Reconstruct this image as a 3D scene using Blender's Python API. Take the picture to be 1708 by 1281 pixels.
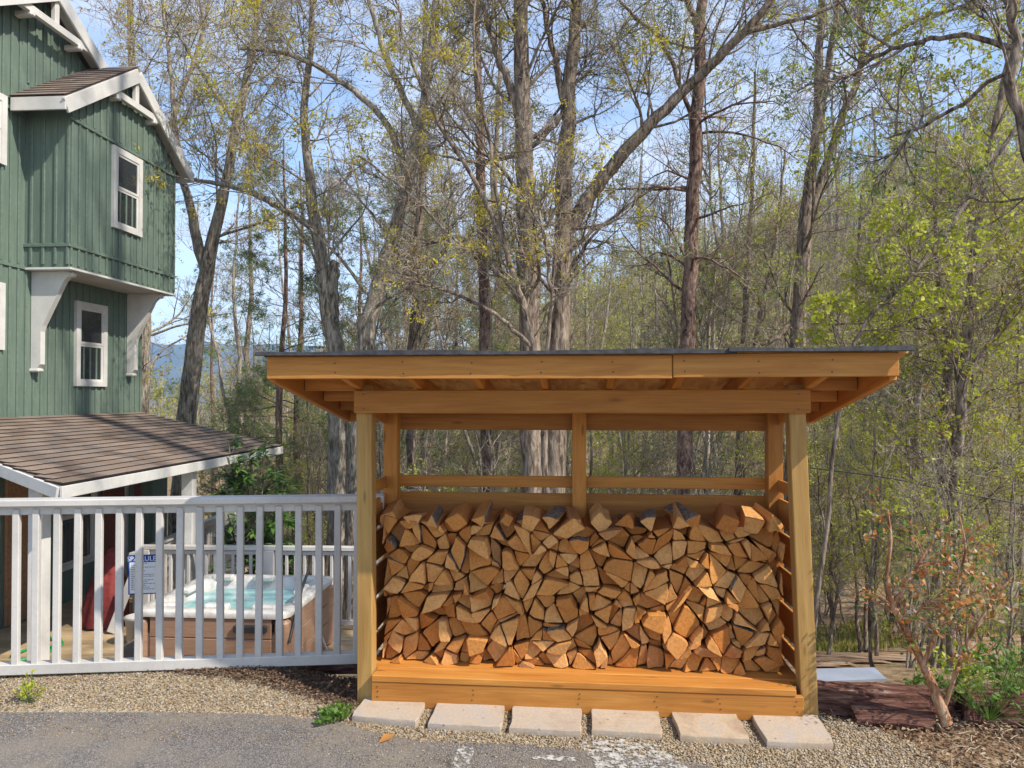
import bpy, math, random
import numpy as np
from mathutils import Vector, Matrix
from mathutils.geometry import delaunay_2d_cdt

random.seed(7)
scene = bpy.context.scene
for o in list(bpy.data.objects): bpy.data.objects.remove(o)
COL = scene.collection
R = math.radians

# ------------------------------------------------------------------ camera, sky, sun, exposure
FPX, CX, CY = 1250.0, 854.0, 640.5          # focal length and centre in photograph pixels
CAM = Vector((0, 0, 1.74)); PITCH = R(0.894)
cd = bpy.data.cameras.new('camera'); cam = bpy.data.objects.new('camera', cd); COL.objects.link(cam)
cam.location = CAM; cam.rotation_euler = (R(90) + PITCH, 0, 0)
cd.sensor_width = 36; cd.lens = 36 * FPX / 1708; cd.clip_start = 0.05; cd.clip_end = 6000
scene.camera = cam

SUN_TO = Vector((1.47, -0.80, 1.72)).normalized()     # direction towards the sun
SUN_EL = math.asin(SUN_TO.z)
w = bpy.data.worlds.new('World'); scene.world = w; w.use_nodes = True
nt = w.node_tree; nt.nodes.clear()
def nd(nt, t, **k):
    n = nt.nodes.new(t)
    for a, v in k.items(): setattr(n, a, v)
    return n
sky = nd(nt, 'ShaderNodeTexSky', sky_type='NISHITA', sun_disc=False)
sky.sun_elevation = SUN_EL; sky.sun_rotation = math.atan2(SUN_TO.x, SUN_TO.y)
sky.air_density = 1.0; sky.dust_density = 0.4; sky.ozone_density = 1.6; sky.altitude = 600
tc = nd(nt, 'ShaderNodeTexCoord'); mp = nd(nt, 'ShaderNodeMapping'); mp.inputs['Scale'].default_value = (1.0, 1.0, 2.6)
nz = nd(nt, 'ShaderNodeTexNoise'); nz.inputs['Scale'].default_value = 2.3; nz.inputs['Detail'].default_value = 7; nz.inputs['Roughness'].default_value = .58
rp = nd(nt, 'ShaderNodeValToRGB'); rp.color_ramp.elements[0].position = .44; rp.color_ramp.elements[1].position = .70
rp.color_ramp.elements[0].color = (.04, .04, .04, 1); rp.color_ramp.elements[1].color = (.9, .9, .9, 1)
mx = nd(nt, 'ShaderNodeMix', data_type='RGBA'); mx.inputs[7].default_value = (3.9, 4.15, 4.7, 1)
bg = nd(nt, 'ShaderNodeBackground'); bg.inputs['Strength'].default_value = 0.15
wo = nd(nt, 'ShaderNodeOutputWorld')
nt.links.new(tc.outputs['Generated'], mp.inputs[0]); nt.links.new(mp.outputs[0], nz.inputs['Vector'])
nt.links.new(nz.outputs['Fac'], rp.inputs[0]); nt.links.new(rp.outputs[0], mx.inputs[0])
nt.links.new(sky.outputs[0], mx.inputs[6]); nt.links.new(mx.outputs[2], bg.inputs['Color']); nt.links.new(bg.outputs[0], wo.inputs[0])
sd = bpy.data.lights.new('sun', 'SUN'); so = bpy.data.objects.new('sun', sd); COL.objects.link(so)
sd.energy = 3.7; sd.angle = R(0.55); sd.color = (1, .93, .82)
so.rotation_euler = SUN_TO.to_track_quat('Z', 'Y').to_euler(); so.location = (20, -12, 25)
vs = scene.view_settings; vs.view_transform = 'Standard'; vs.look = 'None'; vs.exposure = 0.90; vs.gamma = 1; vs.use_curve_mapping = False

# ------------------------------------------------------------------ helpers
CP, SP = math.cos(PITCH), math.sin(PITCH)
def at(px, py, d):
    "photograph pixel -> world point at distance d along +Y"
    xr, yr = (px - CX) / FPX, (CY - py) / FPX
    t = d / (CP - yr * SP)
    return Vector((t * xr, d, CAM.z + t * (yr * CP + SP)))
def atz(px, py, z):
    "photograph pixel -> world point at height z"
    xr, yr = (px - CX) / FPX, (CY - py) / FPX
    t = (z - CAM.z) / (yr * CP + SP)
    return Vector((t * xr, t * (CP - yr * SP), z))
WM = {}
def link(name, data, parent=None, mtx=None, mat=None):
    o = bpy.data.objects.new(name, data); COL.objects.link(o)
    mtx = mtx or Matrix()
    if parent is not None:
        o.parent = parent; o.matrix_parent_inverse = WM[parent.name].inverted()
    o.matrix_basis = mtx; WM[o.name] = mtx.copy()
    if mat is not None and data is not None:
        for m in (mat if isinstance(mat, (list, tuple)) else [mat]):
            if len(data.materials) < (len(mat) if isinstance(mat, (list, tuple)) else 1): data.materials.append(m)
    return o
def tag(o, label=None, cat=None, group=None, kind=None):
    if label: o['label'] = label
    if cat: o['category'] = cat
    if group: o['group'] = group
    if kind: o['kind'] = kind
    return o
def thing(name, label, cat, loc, group=None):
    return tag(link(name, None, None, Matrix.Translation(loc)), label, cat, group)
def copy_obj(o, parent, mtx):
    c = o.copy(); COL.objects.link(c)
    for k in list(c.keys()): del c[k]
    c.parent = parent
    if parent is not None: c.matrix_parent_inverse = WM[parent.name].inverted()
    c.matrix_basis = mtx; WM[c.name] = mtx.copy(); return c
def pymesh(name, v, f, smooth=False):
    m = bpy.data.meshes.new(name); m.from_pydata([tuple(p) for p in v], [], [tuple(q) for q in f]); m.update()
    if smooth: m.polygons.foreach_set('use_smooth', [True] * len(m.polygons))
    return m
def npmesh(name, v, f, smooth=False):
    v = np.asarray(v, np.float32); f = np.asarray(f, np.int32); k = f.shape[1]
    m = bpy.data.meshes.new(name)
    m.vertices.add(len(v)); m.vertices.foreach_set('co', v.ravel())
    m.loops.add(f.size); m.loops.foreach_set('vertex_index', f.ravel())
    m.polygons.add(len(f)); m.polygons.foreach_set('loop_start', np.arange(0, f.size, k, dtype=np.int32))
    if smooth: m.polygons.foreach_set('use_smooth', np.ones(len(f), bool))
    m.update(calc_edges=True); m.validate(); return m
_bc = {}
def boxmesh(name, sx, sy, sz, b=0.004, mat=None):
    "bevelled box centred on its origin"
    key = (name, round(sx, 3), round(sy, 3), round(sz, 3), mat.name if mat else '')
    if key in _bc: return _bc[key]
    import bmesh
    bm = bmesh.new(); bmesh.ops.create_cube(bm, size=1)
    for v in bm.verts: v.co = Vector((v.co.x * sx, v.co.y * sy, v.co.z * sz))
    if b: bmesh.ops.bevel(bm, geom=bm.edges[:], offset=min(b, .3 * min(sx, sy, sz)), segments=1, affect='EDGES', profile=.7)
    m = bpy.data.meshes.new(name); bm.to_mesh(m); bm.free()
    if mat: m.materials.append(mat)
    if name == 'shingle':
        m.materials.append(M['cutedge'])
        for p_ in m.polygons:
            if abs(p_.normal.z) < .4: p_.material_index = 1
    _bc[key] = m; return m
def frame(p0, p1, n):
    x = (p1 - p0).normalized(); z = n - x * n.dot(x); z.normalize(); y = z.cross(x)
    m = Matrix((x, y, z)).transposed().to_4x4(); m.translation = (p0 + p1) / 2; return m
def board(name, p0, p1, wid, thk, n, mat, parent, b=0.004, L=None):
    "board from p0 to p1: local X along it, Y across its width, Z its thickness (towards n)"
    p0, p1, n = Vector(p0), Vector(p1), Vector(n)
    return link(name, boxmesh(name, round((p1 - p0).length, 3), wid, thk, b, mat), parent, frame(p0, p1, n))
def tubemesh(name, pts, r, k=8, mat=None, smooth=True):
    P = np.array([[list(p) for p in pts]]); rr = np.array([[r] * len(pts)] if np.isscalar(r) else [r])
    v, f = tubes(P, rr, k); m = npmesh(name, v, f, smooth)
    if mat: m.materials.append(mat)
    return m
def tubes(P, Rr, k):
    "many tapered tubes at once: P (M,n,3), Rr (M,n)"
    M, n, _ = P.shape
    T = np.gradient(P, axis=1); T /= np.linalg.norm(T, axis=2, keepdims=True) + 1e-9
    mean = P[:, -1] - P[:, 0]; ref = np.where(np.abs(mean[:, 2:3]) > .8 * np.linalg.norm(mean, axis=1, keepdims=True), [[1., .1, 0]], [[0., .1, 1.]])
    A = np.cross(T, ref[:, None, :]); A /= np.linalg.norm(A, axis=2, keepdims=True) + 1e-9
    B = np.cross(T, A)
    a = np.arange(k) * 2 * np.pi / k
    V = P[:, :, None, :] + Rr[:, :, None, None] * (np.cos(a)[None, None, :, None] * A[:, :, None, :] + np.sin(a)[None, None, :, None] * B[:, :, None, :])
    idx = np.arange(M * n * k).reshape(M, n, k); nx = np.roll(idx, -1, axis=2)
    F = np.stack([idx[:, :-1], nx[:, :-1], nx[:, 1:], idx[:, 1:]], axis=-1).reshape(-1, 4)
    return V.reshape(-1, 3), F
def catmull(pts, n):
    P = np.array([list(p) for p in pts], float)
    if len(P) == 2: return P[0] + (P[1] - P[0]) * np.linspace(0, 1, n)[:, None]
    E = np.vstack([2 * P[0] - P[1], P, 2 * P[-1] - P[-2]])
    s = np.concatenate([[0], np.cumsum(np.linalg.norm(np.diff(P[:, :3], axis=0), axis=1))]); u = np.linspace(0, s[-1], n)
    out = []
    for q in u:
        i = min(max(np.searchsorted(s, q, 'right') - 1, 0), len(P) - 2); t = (q - s[i]) / (s[i + 1] - s[i])
        a, b, c, d = E[i], E[i + 1], E[i + 2], E[i + 3]
        out.append(.5 * (2 * b + (c - a) * t + (2 * a - 5 * b + 4 * c - d) * t * t + (3 * b - a - 3 * c + d) * t ** 3))
    return np.array(out)

# ------------------------------------------------------------------ materials
class MT:
    def __init__(s, name):
        s.m = bpy.data.materials.new(name); s.m.use_nodes = True; s.t = s.m.node_tree; s.b = s.t.nodes['Principled BSDF']; s.o = s.t.nodes['Material Output']
    def n(s, t, **k): return nd(s.t, t, **k)
    def l(s, a, b): s.t.links.new(a, b)
    def co(s, scale=(1, 1, 1), rnd=True, kind='Object'):
        tc = s.n('ShaderNodeTexCoord'); mp = s.n('ShaderNodeMapping'); mp.inputs['Scale'].default_value = scale; s.l(tc.outputs[kind], mp.inputs[0])
        if rnd:
            oi = s.n('ShaderNodeObjectInfo'); mu = s.n('ShaderNodeMath', operation='MULTIPLY'); mu.inputs[1].default_value = 37.7; s.l(oi.outputs['Random'], mu.inputs[0]); s.l(mu.outputs[0], mp.inputs['Location'])
        return mp.outputs[0]
    def noise(s, vec, scale, detail=4, rough=.55, dist=0):
        n = s.n('ShaderNodeTexNoise'); n.inputs['Scale'].default_value = scale; n.inputs['Detail'].default_value = detail; n.inputs['Roughness'].default_value = rough; n.inputs['Distortion'].default_value = dist
        if vec is not None: s.l(vec, n.inputs['Vector'])
        return n.outputs['Fac']
    def vor(s, vec, scale, feat='F1'):
        n = s.n('ShaderNodeTexVoronoi', feature=feat); n.inputs['Scale'].default_value = scale
        if vec is not None: s.l(vec, n.inputs['Vector'])
        return n
    def ramp(s, fac, stops):
        r = s.n('ShaderNodeValToRGB'); e = r.color_ramp.elements
        while len(e) < len(stops): e.new(.5)
        for i, (p, c) in enumerate(stops):
            e[i].position = p; e[i].color = (*c, 1) if not np.isscalar(c) else (c, c, c, 1)
        s.l(fac, r.inputs[0]); return r.outputs[0]
    def mix(s, fac, a, b, mode='MIX'):
        n = s.n('ShaderNodeMix', data_type='RGBA', blend_type=mode)
        for i, v in ((0, fac), (6, a), (7, b)):
            if hasattr(v, 'links'): s.l(v, n.inputs[i])
            else: n.inputs[i].default_value = v if np.isscalar(v) else (*v, 1)
        return n.outputs[2]
    def mul(s, a, b):
        n = s.n('ShaderNodeMath', operation='MULTIPLY')
        for i, v in ((0, a), (1, b)):
            if hasattr(v, 'links'): s.l(v, n.inputs[i])
            else: n.inputs[i].default_value = v
        return n.outputs[0]
    def objrnd(s): return s.n('ShaderNodeObjectInfo').outputs['Random']
    def island(s): return s.n('ShaderNodeNewGeometry').outputs['Random Per Island']
    def bump(s, h, strength=.3, dist=.01):
        n = s.n('ShaderNodeBump'); n.inputs['Strength'].default_value = strength; n.inputs['Distance'].default_value = dist; s.l(h, n.inputs['Height']); s.l(n.outputs[0], s.b.inputs['Normal']); return n
    def done(s, col, rough=.7, spec=.3, metal=0):
        if hasattr(col, 'links'): s.l(col, s.b.inputs['Base Color'])
        else: s.b.inputs['Base Color'].default_value = (*col, 1)
        if hasattr(rough, 'links'): s.l(rough, s.b.inputs['Roughness'])
        else: s.b.inputs['Roughness'].default_value = rough
        s.b.inputs['Specular IOR Level'].default_value = spec; s.b.inputs['Metallic'].default_value = metal; return s.m
def m_wood(name, a, b, c, knots=True, gs=1.0, var=.25, rough=.62):
    t = MT(name); v = t.co((1.1 * gs, 11 * gs, 11 * gs)); n1 = t.noise(v, 1.3, 5, .6, 1.2)
    v2 = t.co((3, 110, 110)); n2 = t.noise(v2, 1, 3, .6)
    col = t.ramp(n1, [(.28, a), (.5, b), (.72, c)])
    col = t.mix(.35, col, t.ramp(n2, [(.3, .35), (.7, 1.0)]), 'MULTIPLY')
    col = t.mix(1.0, col, t.ramp(t.objrnd(), [(0, 1 - var), (1, 1 + var * .3)]), 'MULTIPLY')
    if knots:
        vk = t.vor(t.co((2.3, 9, 9)), 1.0); k = t.ramp(vk.outputs['Distance'], [(.05, 1), (.12, 0)])
        col = t.mix(t.mul(k, .6), col, [q * .28 for q in a])
    t.bump(n2, .25, .003); return t.done(col, rough, .35)
def m_paint(name, c, dirt=.25, rough=.5, sc=3.0):
    t = MT(name); n = t.noise(t.co((1, 1, 1)), sc, 6, .65); n2 = t.noise(t.co((1, 1, 1)), sc * 22, 3)
    col = t.mix(t.ramp(n, [(.42, 0), (.75, dirt)]), c, [q * .5 for q in c]); col = t.mix(t.ramp(n2, [(.55, 0), (.8, dirt * .7)]), col, [q * .55 for q in c])
    t.bump(n2, .15, .003); return t.done(col, rough, .4)
def m_leaf(name, c1, c2, c3, trans=.45, rough=.5):
    t = MT(name); col = t.ramp(t.island(), [(0, c1), (.5, c2), (1, c3)])
    t.done(col, rough, .3); tr = t.n('ShaderNodeBsdfTranslucent'); t.l(col, tr.inputs[0])
    ms = t.n('ShaderNodeMixShader'); ms.inputs[0].default_value = trans; t.l(t.b.outputs[0], ms.inputs[1]); t.l(tr.outputs[0], ms.inputs[2]); t.l(ms.outputs[0], t.o.inputs[0]); return t.m
def m_bark(name, a, b, c, zs=.22, sc=22, bump=.55):
    t = MT(name); v = t.co((1, 1, zs)); n = t.noise(v, sc, 6, .65, .6); n0 = t.noise(t.co((1, 1, .6)), 2.2, 4)
    col = t.ramp(n, [(.40, a), (.5, b), (.62, c)]); col = t.mix(t.ramp(n0, [(.45, 0), (.75, .35)]), col, [min(1, q * 1.35) for q in c])
    t.bump(n, bump, .05); return t.done(col, .88, .15)
M = {}
M['cedar'] = m_wood('stained_lumber', (.43, .155, .024), (.55, .222, .038), (.63, .285, .060))
M['post'] = m_wood('treated_post', (.36, .19, .050), (.47, .27, .078), (.54, .335, .115), gs=.8)
M['osb'] = None
t = MT('osb'); v = t.vor(t.co((9, 34, 9), False), 1.0); col = t.ramp(v.outputs['Color'], [(0, (.38, .17, .045)), (.5, (.55, .29, .09)), (1, (.68, .41, .15))]); M['osb'] = t.done(col, .7)
t = MT('roofing_felt'); n = t.noise(t.co(), 30, 5); M['felt'] = t.done(t.ramp(n, [(.3, (.018, .018, .02)), (.7, (.055, .055, .06))]), .75)
t = MT('log_wood'); r_ = t.objrnd(); n1 = t.noise(t.co((1, 1, 1)), 9, 5, .6, .8); n2 = t.noise(t.co((3, 60, 60)), 1, 4, .6); n3 = t.noise(t.co((1, 1, 1)), 90, 3)
col = t.ramp(r_, [(0, (.42, .145, .030)), (.2, (.58, .235, .055)), (.5, (.66, .305, .088)), (.8, (.74, .40, .15)), (.92, (.52, .19, .036)), (1, (.42, .21, .09))])
col = t.mix(t.ramp(n1, [(.35, .0), (.7, .55)]), col, (.50, .20, .042)); col = t.mix(.45, col, t.ramp(n2, [(.3, .45), (.65, 1.05)]), 'MULTIPLY'); col = t.mix(.25, col, t.ramp(n3, [(.35, .5), (.6, 1.0)]), 'MULTIPLY')
t.bump(n2, .6, .006); M['log'] = t.done(col, .75, .2)
M['logbark'] = m_bark('log_bark', (.085, .062, .05), (.19, .15, .12), (.33, .28, .235), 1, 60)
t = MT('paver_stone'); n = t.noise(t.co((1, 1, 1)), 5, 6, .6, .5); n2 = t.noise(t.co(), 70, 4); vv = t.vor(t.co((1, 1, 1)), 11)
col = t.ramp(n, [(.3, (.35, .235, .15)), (.5, (.48, .365, .245)), (.66, (.42, .35, .285))]); col = t.mix(t.ramp(t.objrnd(), [(0, 0), (1, .6)]), col, (.41, .365, .325))
col = t.mix(t.ramp(vv.outputs['Distance'], [(.05, .8), (.09, 0)]), col, (.16, .11, .08)); col = t.mix(.4, col, t.ramp(n2, [(.3, .6), (.65, 1)]), 'MULTIPLY'); t.bump(n2, .4, .004); M['paver'] = t.done(col, .85, .2)
t = MT('asphalt'); vt = t.co((1, 1, 1), False); n = t.noise(vt, 1.4, 6, .6); n2 = t.noise(vt, 260, 3, .7); vo = t.vor(vt, 190); cr = t.vor(vt, 1.1, 'DISTANCE_TO_EDGE'); cn = t.noise(vt, 6, 4)
col = t.ramp(vo.outputs['Color'], [(.1, (.068, .062, .06)), (.55, (.15, .138, .13)), (.95, (.33, .295, .265))]); col = t.mix(t.ramp(n, [(.42, 0), (.66, .75)]), col, (.27, .225, .17))
col = t.mix(t.mul(t.ramp(cr.outputs['Distance'], [(.004, 1), (.012, 0)]), t.ramp(cn, [(.55, 0), (.66, .6)])), col, (.02, .018, .018)); t.bump(vo.outputs['Distance'], .7, .006); M['asphalt'] = t.done(col, .9, .2)
t = MT('worn_paint'); vt = t.co((1, 1, 1), False); n = t.noise(vt, 34, 6, .7); col = t.ramp(t.noise(vt, 60, 3), [(.3, (.40, .385, .35)), (.7, (.62, .60, .55))]); t.done(col, .8)
tr = t.n('ShaderNodeBsdfTransparent'); ms = t.n('ShaderNodeMixShader'); t.l(t.ramp(n, [(.46, 0), (.57, .85)]), ms.inputs[0]); t.l(tr.outputs[0], ms.inputs[1]); t.l(t.b.outputs[0], ms.inputs[2]); t.l(ms.outputs[0], t.o.inputs[0]); M['wornpaint'] = t.m
t = MT('gravel_bed'); vt = t.co((1, 1, 1), False); vo = t.vor(vt, 75); col = t.ramp(vo.outputs['Color'], [(0, (.16, .12, .075)), (.5, (.32, .25, .16)), (1, (.48, .41, .30))]); t.bump(vo.outputs['Distance'], 1, .01); M['gravelbed'] = t.done(col, .9)
t = MT('pebble'); col = t.ramp(t.island(), [(0, (.055, .045, .038)), (.15, (.19, .125, .065)), (.4, (.31, .22, .12)), (.65, (.39, .30, .185)), (.85, (.21, .185, .165)), (1, (.50, .44, .36))]); M['pebble'] = t.done(col, .75, .25)
t = MT('forest_floor'); vt = t.co((1, 1, 1), False); n = t.noise(vt, .35, 6, .65); n2 = t.noise(vt, 9, 6, .7); vo = t.vor(vt, 14)
col = t.ramp(n2, [(.3, (.13, .08, .045)), (.5, (.27, .185, .105)), (.7, (.42, .32, .20))]); col = t.mix(t.ramp(n, [(.5, 0), (.64, .75)]), col, (.14, .15, .04)); col = t.mix(.35, col, t.ramp(vo.outputs['Color'], [(0, .45), (1, 1.1)]), 'MULTIPLY'); t.bump(n2, .8, .05); M['floor'] = t.done(col, .95, .1)
t = MT('dirt_track'); vt = t.co((1, 1, 1), False); n = t.noise(vt, 2.2, 6, .65); col = t.ramp(n, [(.3, (.20, .085, .045)), (.5, (.33, .22, .14)), (.7, (.43, .34, .25))]); t.bump(n, .6, .05); M['dirt'] = t.done(col, .95, .1)
t = MT('mountain_woods'); vt = t.co((1, 1, 1), False); n = t.noise(vt, .02, 8, .7); col = t.ramp(n, [(.35, (.03, .045, .02)), (.65, (.075, .08, .04))]); M['mountain'] = t.done(col, .95, .05)
# house
t = MT('green_siding'); n = t.noise(t.co((6, 6, .7), False), 2.2, 5, .6); n2 = t.noise(t.co((60, 60, 4), False), 1, 4)
col = t.ramp(n, [(.3, (.108, .153, .118)), (.7, (.158, .208, .163))]); col = t.mix(.3, col, t.ramp(n2, [(.3, .6), (.7, 1.05)]), 'MULTIPLY'); t.bump(n2, .35, .006); M['green'] = t.done(col, .6, .3)
M['white'] = m_paint('white_trim', (.60, .58, .54), .45); M['fencewhite'] = m_paint('white_railing_paint', (.54, .51, .47), .5, .45, 2.0)
t = MT('shingle'); n = t.noise(t.co(), 60, 4); col = t.ramp(t.objrnd(), [(0, (.15, .108, .084)), (.35, (.215, .16, .122)), (.65, (.265, .20, .155)), (1, (.185, .15, .128))]); col = t.mix(.5, col, t.ramp(n, [(.3, .45), (.7, 1.15)]), 'MULTIPLY'); t.bump(n, .6, .004); M['shingle'] = t.done(col, .92, .12)
t = MT('shingle_edge'); M['cutedge'] = t.done((.03, .026, .024), .95, .1)
t = MT('window_glass'); M['glass'] = t.done((.025, .03, .035), .03, .9)
t = MT('door_wood'); n = t.noise(t.co((8, 8, 1), False), 3, 5); M['door'] = t.done(t.ramp(n, [(.3, (.28, .135, .06)), (.7, (.44, .24, .12))]), .5)
t = MT('redbrown_trim'); M['redtrim'] = t.done((.19, .06, .035), .5)
M['deck'] = m_wood('deck_board', (.40, .275, .14), (.52, .375, .21), (.60, .46, .28), knots=False)
M['greydeck'] = m_wood('weathered_step', (.12, .10, .085), (.19, .165, .14), (.26, .235, .21), knots=False)
t = MT('spa_shell'); n = t.noise(t.co((1, 1, 1), False), 7, 5, .6, 1.5); M['shell'] = t.done(t.ramp(n, [(.35, (.50, .46, .40)), (.6, (.66, .63, .57)), (.8, (.42, .42, .40))]), .18, .5)
t = MT('spa_panel'); n = t.noise(t.co((2, 2, 30), False), 2, 4); M['panel'] = t.done(t.ramp(n, [(.3, (.25, .145, .092)), (.7, (.34, .21, .14))]), .5)
t = MT('spa_water'); n = t.noise(t.co((1, 1, 1), False), 9, 3); t.bump(n, .35, .02); M['water'] = t.done((.30, .52, .50), .06, .5)
t = MT('dark_plastic'); M['dark'] = t.done((.03, .03, .034), .5)
t = MT('red_canvas'); n = t.noise(t.co((1, 1, 1), False), 14, 4); t.bump(n, .4, .02); M['red'] = t.done(t.ramp(n, [(.3, (.15, .022, .02)), (.7, (.26, .045, .04))]), .75)
t = MT('green_rubber'); M['hose'] = t.done((.02, .30, .09), .4)
t = MT('sign_blue'); M['blue'] = t.done((.012, .075, .32), .4)
t = MT('sign_white'); M['signwhite'] = t.done((.78, .79, .82), .4)
t = MT('sign_ink'); M['ink'] = t.done((.18, .19, .22), .5)
t = MT('grey_metal'); n = t.noise(t.co((1, 1, 1), False), 4, 4); M['metal'] = t.done(t.ramp(n, [(.3, (.20, .225, .275)), (.7, (.30, .33, .39))]), .6, .4)
t = MT('old_timber'); n = t.noise(t.co((.16, 1, 1)), 34, 6, .7, .5); n0 = t.noise(t.co(), 5, 4); col = t.ramp(n, [(.38, (.025, .012, .01)), (.48, (.12, .055, .04)), (.58, (.21, .115, .085)), (.68, (.36, .26, .20))]); col = t.mix(t.ramp(n0, [(.4, 0), (.7, .6)]), col, (.15, .065, .045)); t.bump(n, 1, .03); M['timber'] = t.done(col, .9, .1)
M['rock'] = m_bark('boulder_rock', (.09, .085, .085), (.17, .165, .165), (.27, .26, .25), 1, 8)
# vegetation
M['barkgrey'] = m_bark('grey_bark', (.085, .068, .052), (.235, .195, .150), (.40, .355, .285))
M['barkbrown'] = m_bark('brown_bark', (.062, .045, .034), (.185, .138, .104), (.335, .27, .21))
M['barkpine'] = m_bark('pine_bark', (.050, .030, .024), (.165, .10, .076), (.31, .215, .17), .35, 20)
M['barkorange'] = m_bark('shrub_bark', (.14, .06, .03), (.36, .17, .08), (.50, .34, .22), .3, 30)
M['twig'] = m_bark('twig_bark', (.18, .14, .10), (.30, .245, .18), (.42, .36, .275), .5, 6, .2)
M['l_yellow'] = m_leaf('yellow_catkin', (.52, .40, .02), (.68, .56, .035), (.55, .53, .07))
M['l_rust'] = m_leaf('rusty_bud', (.30, .15, .04), (.42, .26, .06), (.45, .36, .08))
M['l_lime'] = m_leaf('spring_leaf', (.32, .37, .02), (.45, .49, .04), (.53, .53, .09))
M['l_green'] = m_leaf('green_leaf', (.07, .15, .022), (.12, .23, .035), (.20, .30, .05))
M['l_olive'] = m_leaf('olive_leaf', (.25, .245, .045), (.36, .345, .065), (.43, .385, .10))
M['l_pine'] = m_leaf('pine_needle', (.09, .15, .035), (.16, .225, .06), (.24, .29, .09), .4)
M['l_rhodo'] = m_leaf('glossy_leaf', (.05, .13, .022), (.10, .21, .04), (.21, .30, .07), .3, .35)
M['l_dry'] = m_leaf('dry_leaf', (.42, .14, .03), (.52, .23, .06), (.60, .38, .17))
M['l_pale'] = m_leaf('pale_leaf', (.55, .46, .33), (.66, .60, .48), (.42, .35, .12))
M['l_litter'] = m_leaf('fallen_leaf', (.10, .05, .03), (.21, .12, .065), (.46, .35, .235), .1, .8)
M['l_mulch'] = m_leaf('mulch_chip', (.05, .028, .018), (.12, .068, .04), (.24, .155, .10), .05, .9)
M['l_grass'] = m_leaf('grass_blade', (.18, .21, .03), (.32, .33, .06), (.46, .41, .12))

# ------------------------------------------------------------------ terrain
def sstep(a, b, x): t = np.clip((x - a) / (b - a), 0, 1); return t * t * (3 - 2 * t)
def H(x, y):
    x = np.asarray(x, float); y = np.asarray(y, float)
    right = np.interp(y, [-50, 4.5, 5.3, 8, 12, 16, 21, 28], [-.02, -.02, -.17, -1.3, -2.6, -3.6, -5.0, -5.6])
    left = np.interp(y, [-50, 4.1, 4.6, 4.82, 5.05, 9.6, 12, 16, 21, 28], [-.02, -.02, .05, .05, -1.5, -1.55, -2.3, -3.5, -5.0, -5.8])
    k = sstep(-1.55, -1.0, x)
    z = left * (1 - k) + right * k
    az = np.arctan2(x, np.maximum(y, .1))
    crest = np.interp(az, [-1.5, -.6, -.3, -.1, .1, .25, .45, .6, 1.5], [-6.5, -6.5, -6.5, -3, 6, 14, 24, 31, 36])
    r = np.hypot(x, y); f = sstep(24, 115, r)
    zf = z * (1 - f) + crest * f
    zf = zf - np.clip(r - 150, 0, 400) * .06
    zf = zf + np.where(y > 9.5, 1, 0) * np.clip((y - 9.5) / 8, 0, 1) * (.35 * np.sin(x * .31 + 1.3) * np.sin(y * .23) + .15 * np.sin(x * .9 + y * .7)) * np.clip(r / 20, .3, 3)
    return np.where(y < -2, -.02, zf)
def HH(x, y): return float(H(x, y))
def axis(lo, hi, a, b, fine):
    c = list(np.arange(a, b + 1e-6, fine)); s = fine; q = b
    while q < hi: s *= 1.16; q += s; c.append(q)
    s = fine; q = a
    while q > lo: s *= 1.16; q -= s; c.insert(0, q)
    return np.array(c)
def grid(name, X, Y, zf, mat, **k):
    gx, gy = np.meshgrid(X, Y); gz = zf(gx, gy); v = np.stack([gx, gy, gz], -1).reshape(-1, 3)
    i = np.arange(gx.size).reshape(gx.shape); f = np.stack([i[:-1, :-1], i[:-1, 1:], i[1:, 1:], i[1:, :-1]], -1).reshape(-1, 4)
    return link(name, npmesh(name, v, f, True), None, None, mat)
tag(grid('ground', axis(-1700, 1700, -14, 16, .3), axis(-60, 1700, -1, 26, .2), H, M['floor']), kind='structure')
# mountain ridge far behind the trees
def mz(x, y):
    az = x / 1400.0
    ridge = np.interp(az, [-1.2, -.8, -.55, -.44, -.33, -.2, -.05, .1, .3, .6], [50, 70, 96, 101, 104, 92, 99, 84, 60, 20]) + 3.5 * np.sin(az * 23) + 2 * np.sin(az * 61 + 1)
    return -35 + (ridge + 35) * sstep(1100, 1450, y) + 3 * np.sin(x * .05) * np.sin(y * .04)
tag(grid('mountain', np.linspace(-1680, 1100, 150), np.linspace(1050, 1480, 22), mz, M['mountain']), kind='structure')

def sheet(name, pts, z, mat, sub=0, zf=None):
    "flat outline -> triangulated sheet"
    v = [(p[0], p[1], (z if zf is None else zf(p[0], p[1]) + z)) for p in pts]
    res = delaunay_2d_cdt([Vector((p[0], p[1])) for p in v], [], [list(range(len(v)))], 1, 1e-6)
    vv = [(q.x, q.y, z if zf is None else zf(q.x, q.y) + z) for q in res[0]]
    m = pymesh(name, vv, res[2]); return link(name, m, None, None, mat)
def wob(pts, n, amp, rng):
    out = []
    for i in range(len(pts)):
        a, b = pts[i], pts[(i + 1) % len(pts)]
        for k in range(n):
            f = k / n; out.append((a[0] + (b[0] - a[0]) * f + rng.normal(0, amp), a[1] + (b[1] - a[1]) * f + rng.normal(0, amp)))
    return out
rng = np.random.default_rng(11)
edge_px = [(-60, 1187), (150, 1184), (330, 1189), (480, 1196), (560, 1203), (615, 1222), (690, 1236), (760, 1240), (850, 1243), (960, 1252), (1060, 1262), (1140, 1272), (1230, 1290), (1330, 1330)]
edge = [(atz(x, y, 0).x, atz(x, y, 0).y) for x, y in edge_px]
edge_f = []
for (a, b) in zip(edge[:-1], edge[1:]):
    for k in range(14):
        f = k / 14; edge_f.append((a[0] + (b[0] - a[0]) * f, a[1] + (b[1] - a[1]) * f + rng.normal(0, .007)))
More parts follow.
